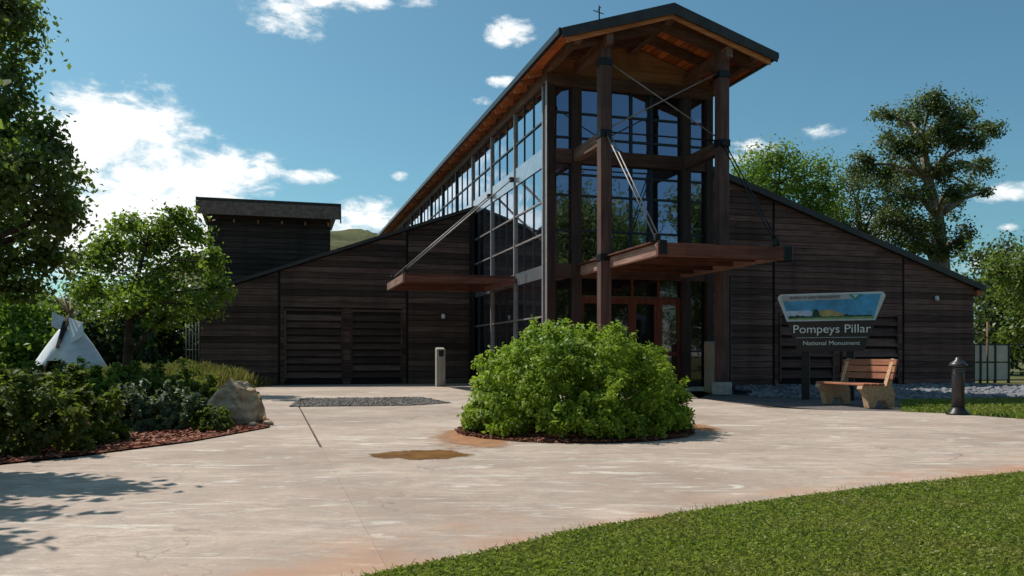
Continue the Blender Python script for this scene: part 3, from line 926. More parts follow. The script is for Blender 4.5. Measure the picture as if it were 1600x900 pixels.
# --- front glass wall
fw = span('glass_wall_sill'.replace('glass_wall_', ''), (-HS, VG-.06, 0.0), (HS, VG+.06, .12), M['conc_base'], bld)
for s, w in ((-PS, .28), (PS, .28), (-HS+.02, .22), (HS-.02, .22)):
    span('column', (s-w/2, VG-.16, .12), (s+w/2, VG+.12, 8.30), M['mast'], bld, .01)
for s in (-.62, .0, .62):
    span('mullion', (s-.03, VG-.07, 3.5), (s+.03, VG+.03, 8.30), M['mullion_d'], bld)
frails = [8.30, 7.62, 6.95, 5.95, 5.38, 4.42]
segs = [(-HS+.13, -PS-.14), (-PS+.14, -.65), (-.59, -.03), (.03, .59), (.65, PS-.14), (PS+.14, HS-.13)]
span('spandrel_beam', (-PS+.142, VG-.15, 6.25), (PS-.142, VG+.05, 6.62), M['beam'], bld)
for s0, s1 in (segs[0], segs[-1]): span('spandrel_beam', (s0, VG-.12, 6.25), (s1, VG+.05, 6.62), M['beam'], bld)
span('door_header', (-PS+.142, VG-.15, 3.12), (PS-.142, VG+.05, 3.50), M['beam'], bld)
for s0, s1 in (segs[0], segs[-1]): span('door_header', (s0, VG-.12, 3.12), (s1, VG+.05, 3.50), M['beam'], bld)


def pane(s0, s1, z0, z1, v, mat, parent):
    if s1-s0 < .05 or z1-z0 < .05: return
    box('glass_pane', ((s0+s1)/2, v, (z0+z1)/2), (s1-s0, .012, z1-z0), mat, parent, 0,
        (rnd.gauss(0, .0022), 0, rnd.gauss(0, .0022)))


for (s0, s1) in segs:
    for z in frails[1:]:
        if abs(z-6.6) < .5 and z > 6.3 and z < 6.64: continue
        span('glazing_bar', (s0, VG-.05, z-.028), (s1, VG+.02, z+.028), M['mullion_d'], bld)
    zs = [8.30, 7.62, 6.95, 6.62]
    for a, b in zip(zs[:-1], zs[1:]): pane(s0, s1, b+.005, a-.005, VG+.0, M['glass_f'], bld)
    zs = [6.25, 5.95, 5.38, 4.42, 3.5]
    for a, b in zip(zs[:-1], zs[1:]): pane(s0, s1, b+.005, a-.005, VG+.0, M['glass_f'], bld)
# entrance level: side lights and double doors
for s0, s1 in (segs[0], segs[-1]):
    pane(s0, s1, .12, 1.1, VG, M['glass_d'], bld); pane(s0, s1, 1.15, 3.12, VG, M['glass_d'], bld)
    span('glazing_bar', (s0, VG-.05, 1.1), (s1, VG+.02, 1.15), M['mullion_d'], bld)
for s0, s1 in ((-PS+.14, -.86), (-.80, .0), (.06, .80), (.86, PS-.14)):
    d = span('door', (s0+.0, VG-.05, .125), (s0+.09, VG+.03, 2.6), M['door'], bld)
    span('door_stile', (s1-.09, VG-.05, .125), (s1, VG+.03, 2.6), M['door'], bld)
    span('door_rail', (s0+.091, VG-.045, .125), (s1-.091, VG+.025, .34), M['door'], bld)
    span('door_rail', (s0+.091, VG-.045, 2.44), (s1-.091, VG+.025, 2.6), M['door'], bld)
    span('door_rail', (s0+.091, VG-.045, 1.0), (s1-.091, VG+.025, 1.1), M['door'], bld)
    pane(s0+.092, s1-.092, .34, 1.0, VG, M['glass_d'], bld); pane(s0+.092, s1-.092, 1.1, 2.44, VG, M['glass_d'], bld)
    pane(s0, s1, 2.66, 3.12, VG, M['glass_d'], bld)
    span('door_jamb', (s1+.002, VG-.06, .125), (s1+.058, VG+.04, 3.119), M['door'], bld) if s1 < 1.3 else None
span('transom', (-PS+.142, VG-.055, 2.602), (PS-.142, VG+.035, 2.66), M['beam'], bld)

# --- left glazed side of the hall
bays = [2.45+2.8*k for k in range(13)]
rails = [8.42, 7.46, 6.72, 6.20, 5.26, 4.36, 3.50, 3.14, 2.08, 0.12]
SX = -HS
sideW = span('side_sill', (SX-.05, VG+.15, 0), (SX+.05, VL, .12), M['conc_base'], bld)
span('corner_post', (SX-.11, VG-.13, 0.121), (SX-.03, VG-.02, 8.42), M['mullion'], bld)
for k, v in enumerate(bays):
    lo = .12 if v < VL else 6.3
    span('mullion', (SX-.07, v-.042, lo), (SX+.02, v+.042, 8.42), M['mullion'] if k < 4 else M['mullion_d'], bld)
for i in range(len(bays)-1):
    v0, v1 = bays[i]+.05, bays[i+1]-.05
    low = bays[i] < VL-.5
    rr = rails if low else rails[:3]
    for z in rr[1:]:
        if z in (6.72, 6.20, 3.50, 3.14, 0.12): continue
        span('glazing_bar', (SX-.045, v0, z-.022), (SX+.01, v1, z+.022), M['mullion'] if (low and z < 6) else M['mullion_d'], bld)
    span('spandrel', (SX-.04, v0, 6.20), (SX+.01, v1, 6.72), M['band'], bld)
    if low: span('spandrel', (SX-.04, v0, 3.14), (SX+.01, v1, 3.50), M['band'], bld)
    for q in (1, 2):
        vm = v0+(v1-v0)*q/3
        span('glazing_bar', (SX-.034, vm-.015, 6.721), (SX+.005, vm+.015, 8.42), M['mullion_d'], bld)
        if low:
            span('glazing_bar', (SX-.034, vm-.015, 3.501), (SX+.005, vm+.015, 6.199), M['mullion_d'], bld)
            span('glazing_bar', (SX-.034, vm-.015, .121), (SX+.005, vm+.015, 3.139), M['mullion_d'], bld)
    for q in range(3):
        a = v0+(v1-v0)*q/3; b = v0+(v1-v0)*(q+1)/3
        for zt, zb in zip(rr[:-1], rr[1:]):
            if (zt, zb) in ((6.72, 6.20), (3.50, 3.14)): continue
            box('glass_pane', (SX, (a+b)/2, (zt+zb)/2), (.012, b-a, zt-zb), M['glass'], bld, 0, (0, rnd.gauss(0, .002), rnd.gauss(0, .002)))
pane_v = (VG+.12, bays[0]-.05)
for zt, zb in zip(rails[:-1], rails[1:]):
    box('glass_pane', (SX, sum(pane_v)/2, (zt+zb)/2), (.012, pane_v[1]-pane_v[0], zt-zb), M['glass'], bld)
span('head_beam', (SX-.09, VG-.1, 8.421), (SX+.06, V_END, 8.88), M['beam_v'], bld)
span('side_wall', (SX+.1, VG+.2, .0), (SX+.2, V_END, 8.7), M['core'], bld)
span('side_wall', (HS-.12, VG+.13, 0), (HS, V_END, 8.88), M['core'], bld)
span('back_wall', (-HS+.21, V_END-.1, 0), (HS-.13, V_END, 8.7), M['core'], bld)

# --- entrance canopy on rods
CF, CB = -2.74, VG-.17
CW = 1.50
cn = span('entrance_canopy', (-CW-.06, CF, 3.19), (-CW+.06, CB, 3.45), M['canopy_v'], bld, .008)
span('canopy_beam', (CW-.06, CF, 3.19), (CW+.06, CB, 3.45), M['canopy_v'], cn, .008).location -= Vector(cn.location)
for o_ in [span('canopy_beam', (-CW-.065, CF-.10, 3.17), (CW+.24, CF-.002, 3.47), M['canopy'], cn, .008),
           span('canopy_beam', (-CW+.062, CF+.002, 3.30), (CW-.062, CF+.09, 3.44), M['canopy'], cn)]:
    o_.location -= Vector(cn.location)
v = CF+.10; k = 0
while v < CB-.1:
    o_ = box('canopy_board', (0, v+.095, 3.485), (2*CW+.30, .185, .03), M['canopy'], cn); o_.location -= Vector(cn.location)
    v += .198; k += 1
for v in (CF+.9, CF+1.9, CF+2.9, CF+3.9):
    o_ = span('canopy_joist', (-CW+.062, v-.05, 3.24), (CW-.062, v+.05, 3.465), M['canopy'], cn); o_.location -= Vector(cn.location)


def rod_pair(a, b, parent, r=.026, gap_axis=Vector((1, 0, 0)), gap_w=.05, mat='rod'):
    for q in (-1, 1):
        mb = MB(); o2 = gap_axis*gap_w*q
        mb.tube([Vector(a)+o2, Vector(b)+o2], r, 8); mb.build('tension_rod', M[mat], parent, True)
    for p in (a, b):
        box('rod_shackle', p, (.13, .13, .15), M['metal_dark'], parent, .015)


for sg in (-1, 1):
    rod_pair((sg*PS*.97, -.17, 6.48), (sg*CW, CF+.08, 3.60), bld, .017, mat='rod' if sg < 0 else 'metal_dark')
span('rod_shackle', (CW+.07, CF-.12, 3.15), (CW+.30, CF+.16, 3.5), M['metal_dark'], bld, .02)
span('rod_shackle', (-CW-.04, CF-.13, 3.22), (-CW+.14, CF-.09, 3.52), M['metal_dark'], bld, .005)

# --- side canopy on rods, hung off the glazed wall
S0, S1, W0, W1 = -5.85, -2.52, 5.0, 8.4
sc = span('side_canopy', (S0, W0, 3.19), (S1, W0+.10, 3.38), M['canopy'], bld, .008)
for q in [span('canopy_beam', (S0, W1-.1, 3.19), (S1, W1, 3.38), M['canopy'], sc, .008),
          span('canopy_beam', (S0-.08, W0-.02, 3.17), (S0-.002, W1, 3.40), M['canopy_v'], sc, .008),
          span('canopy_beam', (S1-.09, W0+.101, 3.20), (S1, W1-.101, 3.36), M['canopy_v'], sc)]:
    q.location -= Vector(sc.location)
v = W0+.02
while v < W1-.1:
    q = box('canopy_board', ((S0+S1)/2, v+.095, 3.41), (S1-S0+.1, .185, .03), M['canopy'], sc); q.location -= Vector(sc.location)
    v += .198
for v in (5.3, 8.05):
    rod_pair((SX-.13, v, 6.42), (S0+.06, v, 3.56), bld, .02, Vector((0, 1, 0)), .06, 'rod')

# downspout at the right porch post
mb = MB(); mb.tube([(PS+.22, .0, 3.1), (PS+.22, 0, .25), (PS+.34, -.08, .1), (PS+.75, -.2, .06)], .05, 8)
mb.build('downspout', M['metal_dark'], bld, True)

# ------------------------------------------------------------------ posts, bollard, sign, bench, fence
def post_thing(name, label, loc, w, h, mat, rz=TH):
    t = thing(name, label, 'post', loc, rz)
    bm = bmesh.new(); bmesh.ops.create_cube(bm, size=1)
    for v in bm.verts:
        v.co = Vector((v.co.x*w, v.co.y*w, (v.co.z+.5)*h))
        if v.co.z > h*.5 and v.co.y < 0: v.co.z -= w*.25
    bmesh.ops.bevel(bm, geom=bm.edges[:], offset=.02, segments=2, affect='EDGES')
    me = bpy.data.meshes.new('shaft'); bm.to_mesh(me); bm.free()
    mesh_obj('shaft', me, mat, t)
    return t


t = post_thing('timber_post', 'pale weathered timber post with a round push button, by the right porch post', G(1114, 613), .36, 1.40, M['pedestal'])
mb = MB(); mb.lathe([(.065, 0), (.065, .03), (.045, .035), (.045, .045), (0, .045)], 16)
o = mb.build('push_button', M['metal_dark'], t, True, (.02, -.176, 1.18)); o.rotation_euler = (R(90), 0, 0)
t = post_thing('timber_post', 'grey square post with a small plaque, in front of the left wing', G(688, 604), .29, 1.28, M['grey_post'])
box('plaque', (0, -.15, 1.08), (.16, .012, .2), M['metal_dark'], t)


def lamp_bollard(loc):
    t = thing('lamp_bollard', 'black round bollard lamp with a domed cap, at the edge of the paving', 'lamp', loc)
    mb = MB(); mb.lathe([(.19, 0), (.19, .02), (.155, .05), (.125, .09), (.105, .13)], 24); mb.build('base', M['metal_dark'], t, True)
    mb = MB(); mb.lathe([(.102, .12), (.097, .70), (.097, .72)], 24); mb.build('shaft', M['bollard'], t, True)
    mb = MB(); mb.lathe([(.085, .72), (.085, .82)], 24); mb.build('lens', M['lens'], t, True)
    for k in range(3):
        mb = MB(); mb.lathe([(.085, .735+.03*k), (.108, .738+.03*k), (.108, .748+.03*k), (.085, .752+.03*k)], 24); mb.build('louvre_ring', M['metal_dark'], t, True)
    mb = MB(); mb.lathe([(.145, .825), (.15, .84), (.12, .885), (.05, .93), (.045, .965), (.0, .985)], 24); mb.build('cap', M['bollard'], t, True)


M['bollard'] = plain_mat('black coated aluminium', (0.05, 0.045, 0.05), 0.38, 0.4, 0.2)
M['lens'] = plain_mat('frosted lens', (0.3, 0.3, 0.3), 0.3, 0, 0.1)
lamp_bollard(G(1497, 648))

# sign
sg_a = P(1217, 463, 19.6); sg_b = P(1382, 458, 18.6)
sc_ = (sg_a+sg_b)/2; ax = (sg_b-sg_a); sg_rz = math.atan2(ax.y, ax.x); hw = math.hypot(ax.x, ax.y)/2
st = thing('park_sign', 'brown tapered park sign with painted bluff scene reading Pompeys Pillar', 'sign', (sc_.x, sc_.y, 0), sg_rz)
zt, zp, zb = 2.44, 1.80, 1.10
wt, wp, wb = hw+.02, hw*.835, hw*.62


def trap(name, z0, w0, z1, w1, v0, v1, mat, parent, bev=0):
    return prism(name, [(-w0, z0), (w0, z0), (w1, z1), (-w1, z1)], v0, v1, mat, parent)


board = trap('sign_board', zb, wb, zp, wp, -.05, .05, M['sign_brown'], st)
wat = lambda z: wp+(wt-wp)*(z-zp)/(zt-zp)
sb = []
for k in range(9):                                     # rounded top corners
    a = math.pi/2*k/8
    sb.append((wt-.09+.09*math.sin(math.pi/2-a) if False else wt-.10+.10*math.cos(a), zt-.10+.10*math.sin(a)))
top_poly = [(-wp, zp+.002), (wp, zp+.002)] + sb + [(-x, z) for x, z in reversed(sb)]
M['sign_white'] = plain_mat('sign pale border', (0.50, 0.54, 0.56), 0.5, 0, 0.1, bmp=0)
M['sign_sky'] = plain_mat('sign painted sky', (0.06, 0.27, 0.48), 0.5, 0, 0.3, 3, bmp=0)
M['sign_grey'] = plain_mat('sign grey band', (0.36, 0.36, 0.38), 0.5, 0, 0.15, bmp=0)
M['sign_tree'] = plain_mat('sign painted trees', (0.02, 0.05, 0.03), 0.6, 0, 0.4, 8, bmp=0)
M['sign_rock'] = plain_mat('sign painted bluff', (0.34, 0.27, 0.11), 0.6, 0, 0.4, 8, bmp=0)
M['sign_green'] = plain_mat('sign painted meadow', (0.16, 0.30, 0.10), 0.6, 0, 0.3, 8, bmp=0)
M['sign_logo'] = plain_mat('sign emblem green', (0.03, 0.25, 0.16), 0.6, 0, 0.2, 8, bmp=0)
M['sign_cloud'] = plain_mat('sign painted haze', (0.42, 0.52, 0.66), 0.6, 0, 0.2, 5, bmp=0)
pic = prism('picture_panel', top_poly, -.055, .05, M['sign_white'], st)
prism('painted_sky', [(-wat(zp+.05)+.05, zp+.05), (wat(zp+.05)-.05, zp+.05), (wat(zt-.05)-.07, zt-.05), (-wat(zt-.05)+.07, zt-.05)], -.059, -.0551, M['sign_sky'], pic)
prism('painted_haze', [(-wat(zp+.12)+.06, zp+.12), (-.28, zp+.12), (-.45, zp+.25), (-wat(zp+.3)+.06, zp+.24)], -.0605, -.0591, M['sign_cloud'], pic)
prism('grey_band', [(-wat(2.30)+.06, 2.27), (.50, 2.29), (.38, 2.40), (-wat(2.38)+.06, 2.40)], -.063, -.0591, M['sign_grey'], pic)
tri = prism('emblem', [(.40, 2.395), (.68, 2.395), (.54, 2.26)], -.066, -.0631, M['sign_logo'], pic)
prism('emblem_mark', [(.47, 2.385), (.61, 2.385), (.54, 2.31)], -.068, -.0661, M['sign_cloud'], pic)
bl = [(-.38, zp+.10)]
for x, z in ((-.33, .20), (-.25, .22), (-.18, .25), (-.05, .265), (.06, .24), (.18, .20), (.3, .15), (.42, .12)): bl.append((x, zp+z))
bl.append((.45, zp+.10))
prism('painted_bluff', bl, -.0625, -.0606, M['sign_rock'], pic)
tl = [(-wat(zp+.05)+.07, zp+.07)]
x = -wat(zp+.05)+.07
xs_ = []
while x < wp-.06:
    hgt = .12+.05*noise.noise(Vector((x*5, 2.2, 0)))+rnd.uniform(-.015, .02)
    if -.36 < x < -.24: hgt = .27
    if -.2 < x < .3: hgt = .10+rnd.uniform(-.01, .015)
    xs_.append((x, zp+hgt)); x += .045
prism('painted_trees', [(-wat(zp+.05)+.07, zp+.07), (wat(zp+.05)-.07, zp+.07)]+list(reversed(xs_)), -.065, -.0626, M['sign_tree'], pic)
prism('painted_meadow', [(-wat(zp+.05)+.06, zp+.045), (wat(zp+.05)-.06, zp+.045), (wat(zp+.05)-.06, zp+.09), (-wat(zp+.05)+.06, zp+.075)], -.067, -.0651, M['sign_green'], pic)


def text(body, size, x, y, z, mat, parent, width=None, bold=0.0, shear=0.0):
    c = bpy.data.curves.new('lettering', 'FONT'); c.body = body; c.size = size; c.align_x = 'CENTER'; c.align_y = 'CENTER'
    c.extrude = .004; c.offset = bold; c.shear = shear
    tmp = bpy.data.objects.new('tmp', c); COL.objects.link(tmp)
    bpy.context.view_layer.update()
    me = bpy.data.meshes.new_from_object(tmp.evaluated_get(bpy.context.evaluated_depsgraph_get()))
    bpy.data.objects.remove(tmp)
    if width:
        xs = [v.co.x for v in me.vertices]; k = width/(max(xs)-min(xs))
        for v in me.vertices: v.co.x *= k
    # every letter an object of its own
    bm = bmesh.new(); bm.from_mesh(me); bpy.data.meshes.remove(me)
    left = set(bm.verts)
    while left:
        st_ = [left.pop()]; isl = set(st_)
        while st_:
            for e in st_.pop().link_edges:
                for q in e.verts:
                    if q in left: left.discard(q); isl.add(q); st_.append(q)
        vs = list(isl); ix = {q: i for i, q in enumerate(vs)}
        cx = sum(q.co.x for q in vs)/len(vs); cy = sum(q.co.y for q in vs)/len(vs)
        fs = [tuple(ix[q] for q in f.verts) for f in bm.faces if f.verts[0] in isl]
        me = from_data('letter', [(q.co.x-cx, q.co.y-cy, q.co.z) for q in vs], fs)
        mesh_obj('letter', me, mat, parent, (x+cx, y, z+cy), (R(90), 0, 0))
    bm.free()


text('Pompeys Pillar', .27, 0.02, -.056, 1.61, M['white'], board, 1.66, 0)
text('National Monument', .135, 0.02, -.056, 1.29, M['white'], board, 1.22, 0)
text('BUREAU OF LAND MANAGEMENT', .085, -.33, -.067, 2.345, M['sign_brown'], pic, 1.1, 0)
span('rule', (-.74, -.058, 1.415), (.78, -.0505, 1.425), M['sign_white'], board)
for x in (-.55, .42):
    span('sign_post', (x-.085, .052, -.03), (x+.085, .22, 2.25), M['metal_dark'], st, .01)

# bench: faces left, long axis into the picture
bn = thing('park_bench', 'orange brown slatted bench with stout stone coloured ends below the park sign', 'bench', G(1379, 637), R(12.3))
# local: x = across (front is -x), y = along
BL = 1.55
for k in range(3):
    box('seat_slat', (-.36+.16*k, BL/2, .445), (.145, BL+.06, .045), M['bench_slat'], bn, .008)
for k in range(3):
    box('back_slat', (.20+.035*k, BL/2-.0, .60+.135*k), (.045, BL+.14, .12), M['bench_slat'], bn, .008, (0, R(13), 0))
for y in (.07, BL-.07):
    e = prism('bench_end', [(-.30, 0), (-.17, 0), (-.10, .14), (.06, .14), (.13, 0), (.27, 0), (.255, .30), (.20, .42), (-.44, .42), (-.46, .36), (-.35, .24)], y-.08, y+.08, M['bench_end'], bn)
    prism('back_support', [(.10, .424), (.215, .424), (.335, .93), (.27, .945)], y-.05, y+.05, M['bench_end'], bn)

# tan fence at far right
fx = P(1521, 597, 32.5); fz = thing('yard_fence', 'dark framed fence with tan panels right of the building', 'fence', (fx.x, fx.y, -.06), TH)
xs = [0, .33, 1.05, 1.72, 2.6, 3.5, 4.4]
for a, b in zip(xs[:-1], xs[1:]):
    if b < 1.8:
        span('panel', (a+.045, -.012, .14), (b-.045, .012, .78), M['tan'], fz); span('panel', (a+.045, -.012, .84), (b-.045, .012, 1.47), M['tan'], fz)
    span('fence_rail', (a+.04, -.03, .79), (b-.04, .03, .83), M['metal_dark'], fz)
    span('fence_rail', (a+.04, -.03, .08), (b-.04, .03, .13), M['metal_dark'], fz)
    span('fence_rail', (a+.04, -.03, 1.48), (b-.04, .03, 1.53), M['metal_dark'], fz)
for x in xs:
    span('fence_post', (x-.04, -.04, -.02), (x+.04, .04, 1.55 if abs(x-.33) > .01 else 1.6), M['metal_dark'], fz)
up = P(1543, 598, 31.5); ht = thing('hydrant_post', 'thin rusty standpipe with a side arm before the tan fence', 'standpipe', (up.x, up.y, -.06))
mb = MB(); mb.tube([(0, 0, 0), (0, 0, 2.35)], .035, 8); mb.build('pipe', M['pole'], ht, True)
mb = MB(); mb.tube([(0, 0, 1.75), (-.3, 0, 1.95), (-.42, 0, 1.9)], .022, 6); mb.build('arm', M['pole'], ht, True)

# boulder
hull = [(-.48, -.22, 0), (-.5, .15, .02), (-.30, -.35, .02), (-.42, -.10, .26), (-.36, .2, .34), (-.10, -.30, .47), (-.02, .25, .60), (.05, -.12, .69), (.16, .18, .64),
        (.24, -.25, .55), (.34, .05, .50), (.42, -.15, .26), (.45, .2, .24), (.42, -.30, .0), (.05, -.42, .0), (.47, .15, 0), (.2, .38, 0), (-.2, .38, 0), (-.15, -.37, .2), (.25, -.34, .3)]
bm = bmesh.new()
for p in hull: bm.verts.new(p)
bmesh.ops.convex_hull(bm, input=bm.verts[:])
for v in [v for v in bm.verts if not v.link_faces]: bm.verts.remove(v)
bmesh.ops.triangulate(bm, faces=bm.faces[:])
bmesh.ops.subdivide_edges(bm, edges=bm.edges[:], cuts=7, use_grid_fill=True)
bm.normal_update()
for v in bm.verts:
    p = v.co.copy()
    n1 = noise.fractal(p*3.2+Vector((3, 7, 1)), 1.0, 2.0, 5)*.045
    crack = -0.05*max(0, 1-abs(noise.noise(Vector((p.x*5+p.z*4, p.y*3, p.z*1.2))))*7)
    v.co += v.normal*(n1+crack)
me = bpy.data.meshes.new('boulder'); bm.to_mesh(me); bm.free()
o = mesh_obj('boulder', me, M['boulder'], None, G(352, 664)+Vector((0, .3, -.03)), (0, 0, R(-8)))
o.scale = (.98, .95, 1.02)
o['label'] = 'tan angular boulder at the tip of the mulch bed'; o['category'] = 'boulder'
for k, (px, py, r) in enumerate(((352, 668, .09), (395, 666, .06), (330, 672, .05), (418, 664, .07))):
    bm = bmesh.new(); bmesh.ops.create_icosphere(bm, subdivisions=2, radius=r)
    for v in bm.verts: v.co = Vector((v.co.x*1.3, v.co.y, v.co.z*.7))*(1+.35*noise.noise(v.co*14+Vector((k*5, 0, 0))))
    me = bpy.data.meshes.new('stone'); bm.to_mesh(me); bm.free()
    o = mesh_obj('stone', me, M['boulder'], None, G(px, py)+Vector((0, 0, r*.3)))
    o['category'] = 'stone'; o['group'] = 'small stones beside the boulder'
    o['label'] = ['largest small stone, before the left foot of the boulder', 'small stone touching the front of the boulder', 'smallest stone left of the boulder in the mulch', 'low flat stone at the right foot of the boulder'][k]

# tepee
tp_ = thing('tepee', 'small white canvas tepee in the meadow beyond the shrubs', 'tepee', (-22.3, 42, -.06))
V, Fc = [], []; n = 28
prof = [(2.0, 0), (1.5, .90), (1.02, 1.78), (.54, 2.56), (.2, 3.05)]
for r, z in prof:
    for k in range(n):
        a = 2*math.pi*k/n; rr_ = r*(1+.035*abs(math.sin(4.5*a))-.02+.012*math.sin(23*a+2*z))
        V.append((rr_*math.cos(a), rr_*math.sin(a), z))
for i in range(len(prof)-1):
    for k in range(n):
        q = (k+1) % n
        if i == 0 and k in (20, 21): continue
        Fc.append((i*n+k, i*n+q, (i+1)*n+q, (i+1)*n+k))
tp_.scale = (1, 1, .92)
cv = mesh_obj('canvas', from_data('canvas', V, Fc, True), M['canvas'], tp_)
md = cv.modifiers.new('t', 'SOLIDIFY'); md.thickness = .02
for Vf in ([(-.16, -.42, 2.55), (-.10, -.30, 3.25), (-.62, -.52, 3.55), (-.55, -.72, 2.75)],
           [(.16, -.42, 2.55), (.10, -.30, 3.25), (.95, -.62, 2.95), (1.12, -.80, 2.25), (.42, -.85, 1.75)]):
    f = mesh_obj('smoke_flap', from_data('smoke_flap', Vf, [tuple(range(len(Vf)))]), M['canvas'], tp_)
    md = f.modifiers.new('t', 'SOLIDIFY'); md.thickness = .03
for k in range(9):
    a = 2*math.pi*k/9+.3
    mb = MB(); mb.tube([(1.75*math.cos(a), 1.75*math.sin(a), .3), (0.05*math.cos(a), .05*math.sin(a), 3.4), (-.75*math.cos(a), -.75*math.sin(a), 4.5+.2*math.sin(5*k))], [.05, .045, .03], 6)
    mb.build('tent_pole', M['pole'], tp_, True)
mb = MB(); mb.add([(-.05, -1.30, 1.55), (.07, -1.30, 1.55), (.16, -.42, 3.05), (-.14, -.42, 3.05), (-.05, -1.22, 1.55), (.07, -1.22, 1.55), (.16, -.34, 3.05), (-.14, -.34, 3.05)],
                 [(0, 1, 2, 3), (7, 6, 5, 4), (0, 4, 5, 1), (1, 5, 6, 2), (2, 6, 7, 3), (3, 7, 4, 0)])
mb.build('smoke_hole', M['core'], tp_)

# wire cage left of the wing
wc = thing('wire_fence', 'pale wire mesh fence panel against the left end of the building', 'fence', P(291, 590, 27.5)*1.0, R(14))
wc.location.z = .0
for k in range(5):
    mb = MB(); mb.tube([(.1*k, 0, 0), (.1*k, 0, 2.1+.08*math.sin(2*k))], .016, 6); mb.build('fence_wire', M['wire'], wc, True)
for z in (.5, 1.2, 2.0):
    mb = MB(); mb.tube([(0, 0, z), (.42, 0, z)], .012, 6); mb.build('fence_rail', M['wire'], wc, True)

# ------------------------------------------------------------------ vegetation
def leaf_quads(pts, size, out=None, up=0.5, wide=0.62, jit=0.5):
    """diamond leaves with a fold, at pts; out = preferred normals"""
    n = len(pts)
    nr = rng.normal(size=(n, 3)); nr /= np.linalg.norm(nr, axis=1)[:, None]
    nr[:, 2] += up
    if out is not None: nr += out*0.8
    nr /= np.linalg.norm(nr, axis=1)[:, None]
    a = np.cross(nr, rng.normal(size=(n, 3))); a /= np.linalg.norm(a, axis=1)[:, None]
    b = np.cross(nr, a)
    L = size*(1-jit/2+jit*rng.random(n))[:, None]; Wd = L*wide
    fold = nr*L*0.12
    V = np.zeros((n, 4, 3))
    V[:, 0] = pts-a*L*.5; V[:, 1] = pts+b*Wd*.5+fold-a*L*.05; V[:, 2] = pts+a*L*.5; V[:, 3] = pts-b*Wd*.5+fold-a*L*.05
    return V


def clump(n, c, r, k=9, spread=0.42, shell=0.35):
    """points gathered around k twig ends inside an ellipsoid"""
    r = np.array(r); c = np.array(c)
    d = rng.normal(size=(k, 3)); d /= np.linalg.norm(d, axis=1)[:, None]
    d *= (shell+(1-shell)*rng.random((k, 1)))**(1/2.2)
    idx = rng.integers(0, k, n)
    p = d[idx]+rng.normal(size=(n, 3))*spread*(0.6+.8*rng.random((k, 1)))[idx]
    out = p/np.maximum(np.linalg.norm(p, axis=1)[:, None], .05)
    return c+p*r, out, c+d*r


def make_tree(name, label, base, trunk, r0, clumps, leaf, size, mat, bark, group=None, twig=.012, up=.45, spread=.40, k=9):
    """trunk: list of points; clumps: (centre, radii, count)"""
    base = Vector(base)
    t = thing(name, label, 'tree', base, 0, group)
    tb = MB()
    tr = [Vector(p)-base for p in trunk]
    rad = [r0*(1-.72*i/max(1, len(tr)-1)) for i in range(len(tr))]
    rad[0] *= 1.35
    tb.tube(tr, rad, 10)
    Q = []
    for c, r, n in clumps:
        p, out, tips = clump(n, Vector(c)-base, r, k, spread)
        Q.append(leaf_quads(p, size, out, up))
        cc = Vector(c)-base
        # limb leaves the trunk below the clump
        best = min(range(len(tr)), key=lambda i: (tr[i]-cc).length+(3 if tr[i].z > cc.z-.2*r[2] else 0))
        a = tr[best]; lr = rad[best]*.55
        mid = a.lerp(cc, .5)+Vector((0, 0, .12*(cc-a).length))+Vector((rnd.gauss(0, .05), rnd.gauss(0, .05), 0))*(cc-a).length
        tb.tube([a, a.lerp(mid, .6)+Vector((0, 0, .02)), mid, cc], [lr, lr*.8, lr*.62, lr*.35], 7)
        for tpnt in tips[:7]:
            q = Vector(tpnt); tb.tube([cc.lerp(mid, rnd.random()*.4), cc.lerp(q, .5)+Vector((0, 0, .05)), q], [max(twig, lr*.3), max(twig*.8, lr*.18), twig*.5], 5, False)
    tb.build('trunk', bark, t, True)
    mesh_obj('crown', leaf_mesh('crown', np.vstack(Q), mat), None, t)
    return t


def px_clumps(lst, Y, dens, depth=1.0, seed=0):
    """clump list from picture rows: (px, py, rx, ry, dy)"""
    r_ = random.Random(seed); out = []
    for q in lst:
        px, py, rx, ry = q[:4]; dy = q[4] if len(q) > 4 else r_.uniform(-1, 1)*depth
        YY = Y+dy; k = YY/F
        out.append((P(px, py, YY), (rx*k, (rx+ry)*.5*k, ry*k), max(40, int(rx*ry*dens))))
    return out


# big tree, left edge
YA = 15.5
A = px_clumps([(5, 40, 48, 50), (-60, 60, 70, 60), (25, 120, 26, 35), (-20, 170, 60, 50), (20, 210, 40, 40), (85, 240, 38, 45), (40, 280, 55, 45), (105, 290, 28, 30), (-30, 270, 60, 60),
               (70, 340, 45, 40), (15, 350, 50, 45), (100, 345, 26, 24), (-40, 380, 60, 50), (20, 420, 50, 36), (75, 400, 40, 30), (10, 20, 40, 30), (-70, 200, 60, 70), (-100, 340, 70, 70), (30, 455, 35, 18)], YA, .46, 1.2, 3)
make_tree('tree', 'tall dark broadleaf tree cut off by the left edge of the picture', (-11.2, 16, 0), [(-11.2, 16, -.1), (-11.0, 15.9, 2.0), (-10.7, 15.7, 4), (-10.3, 15.6, 6), (-10, 15.5, 7.6)],
          .24, A, None, .125, M['leaf_near'], M['bark_dark'], twig=.008, spread=.34)
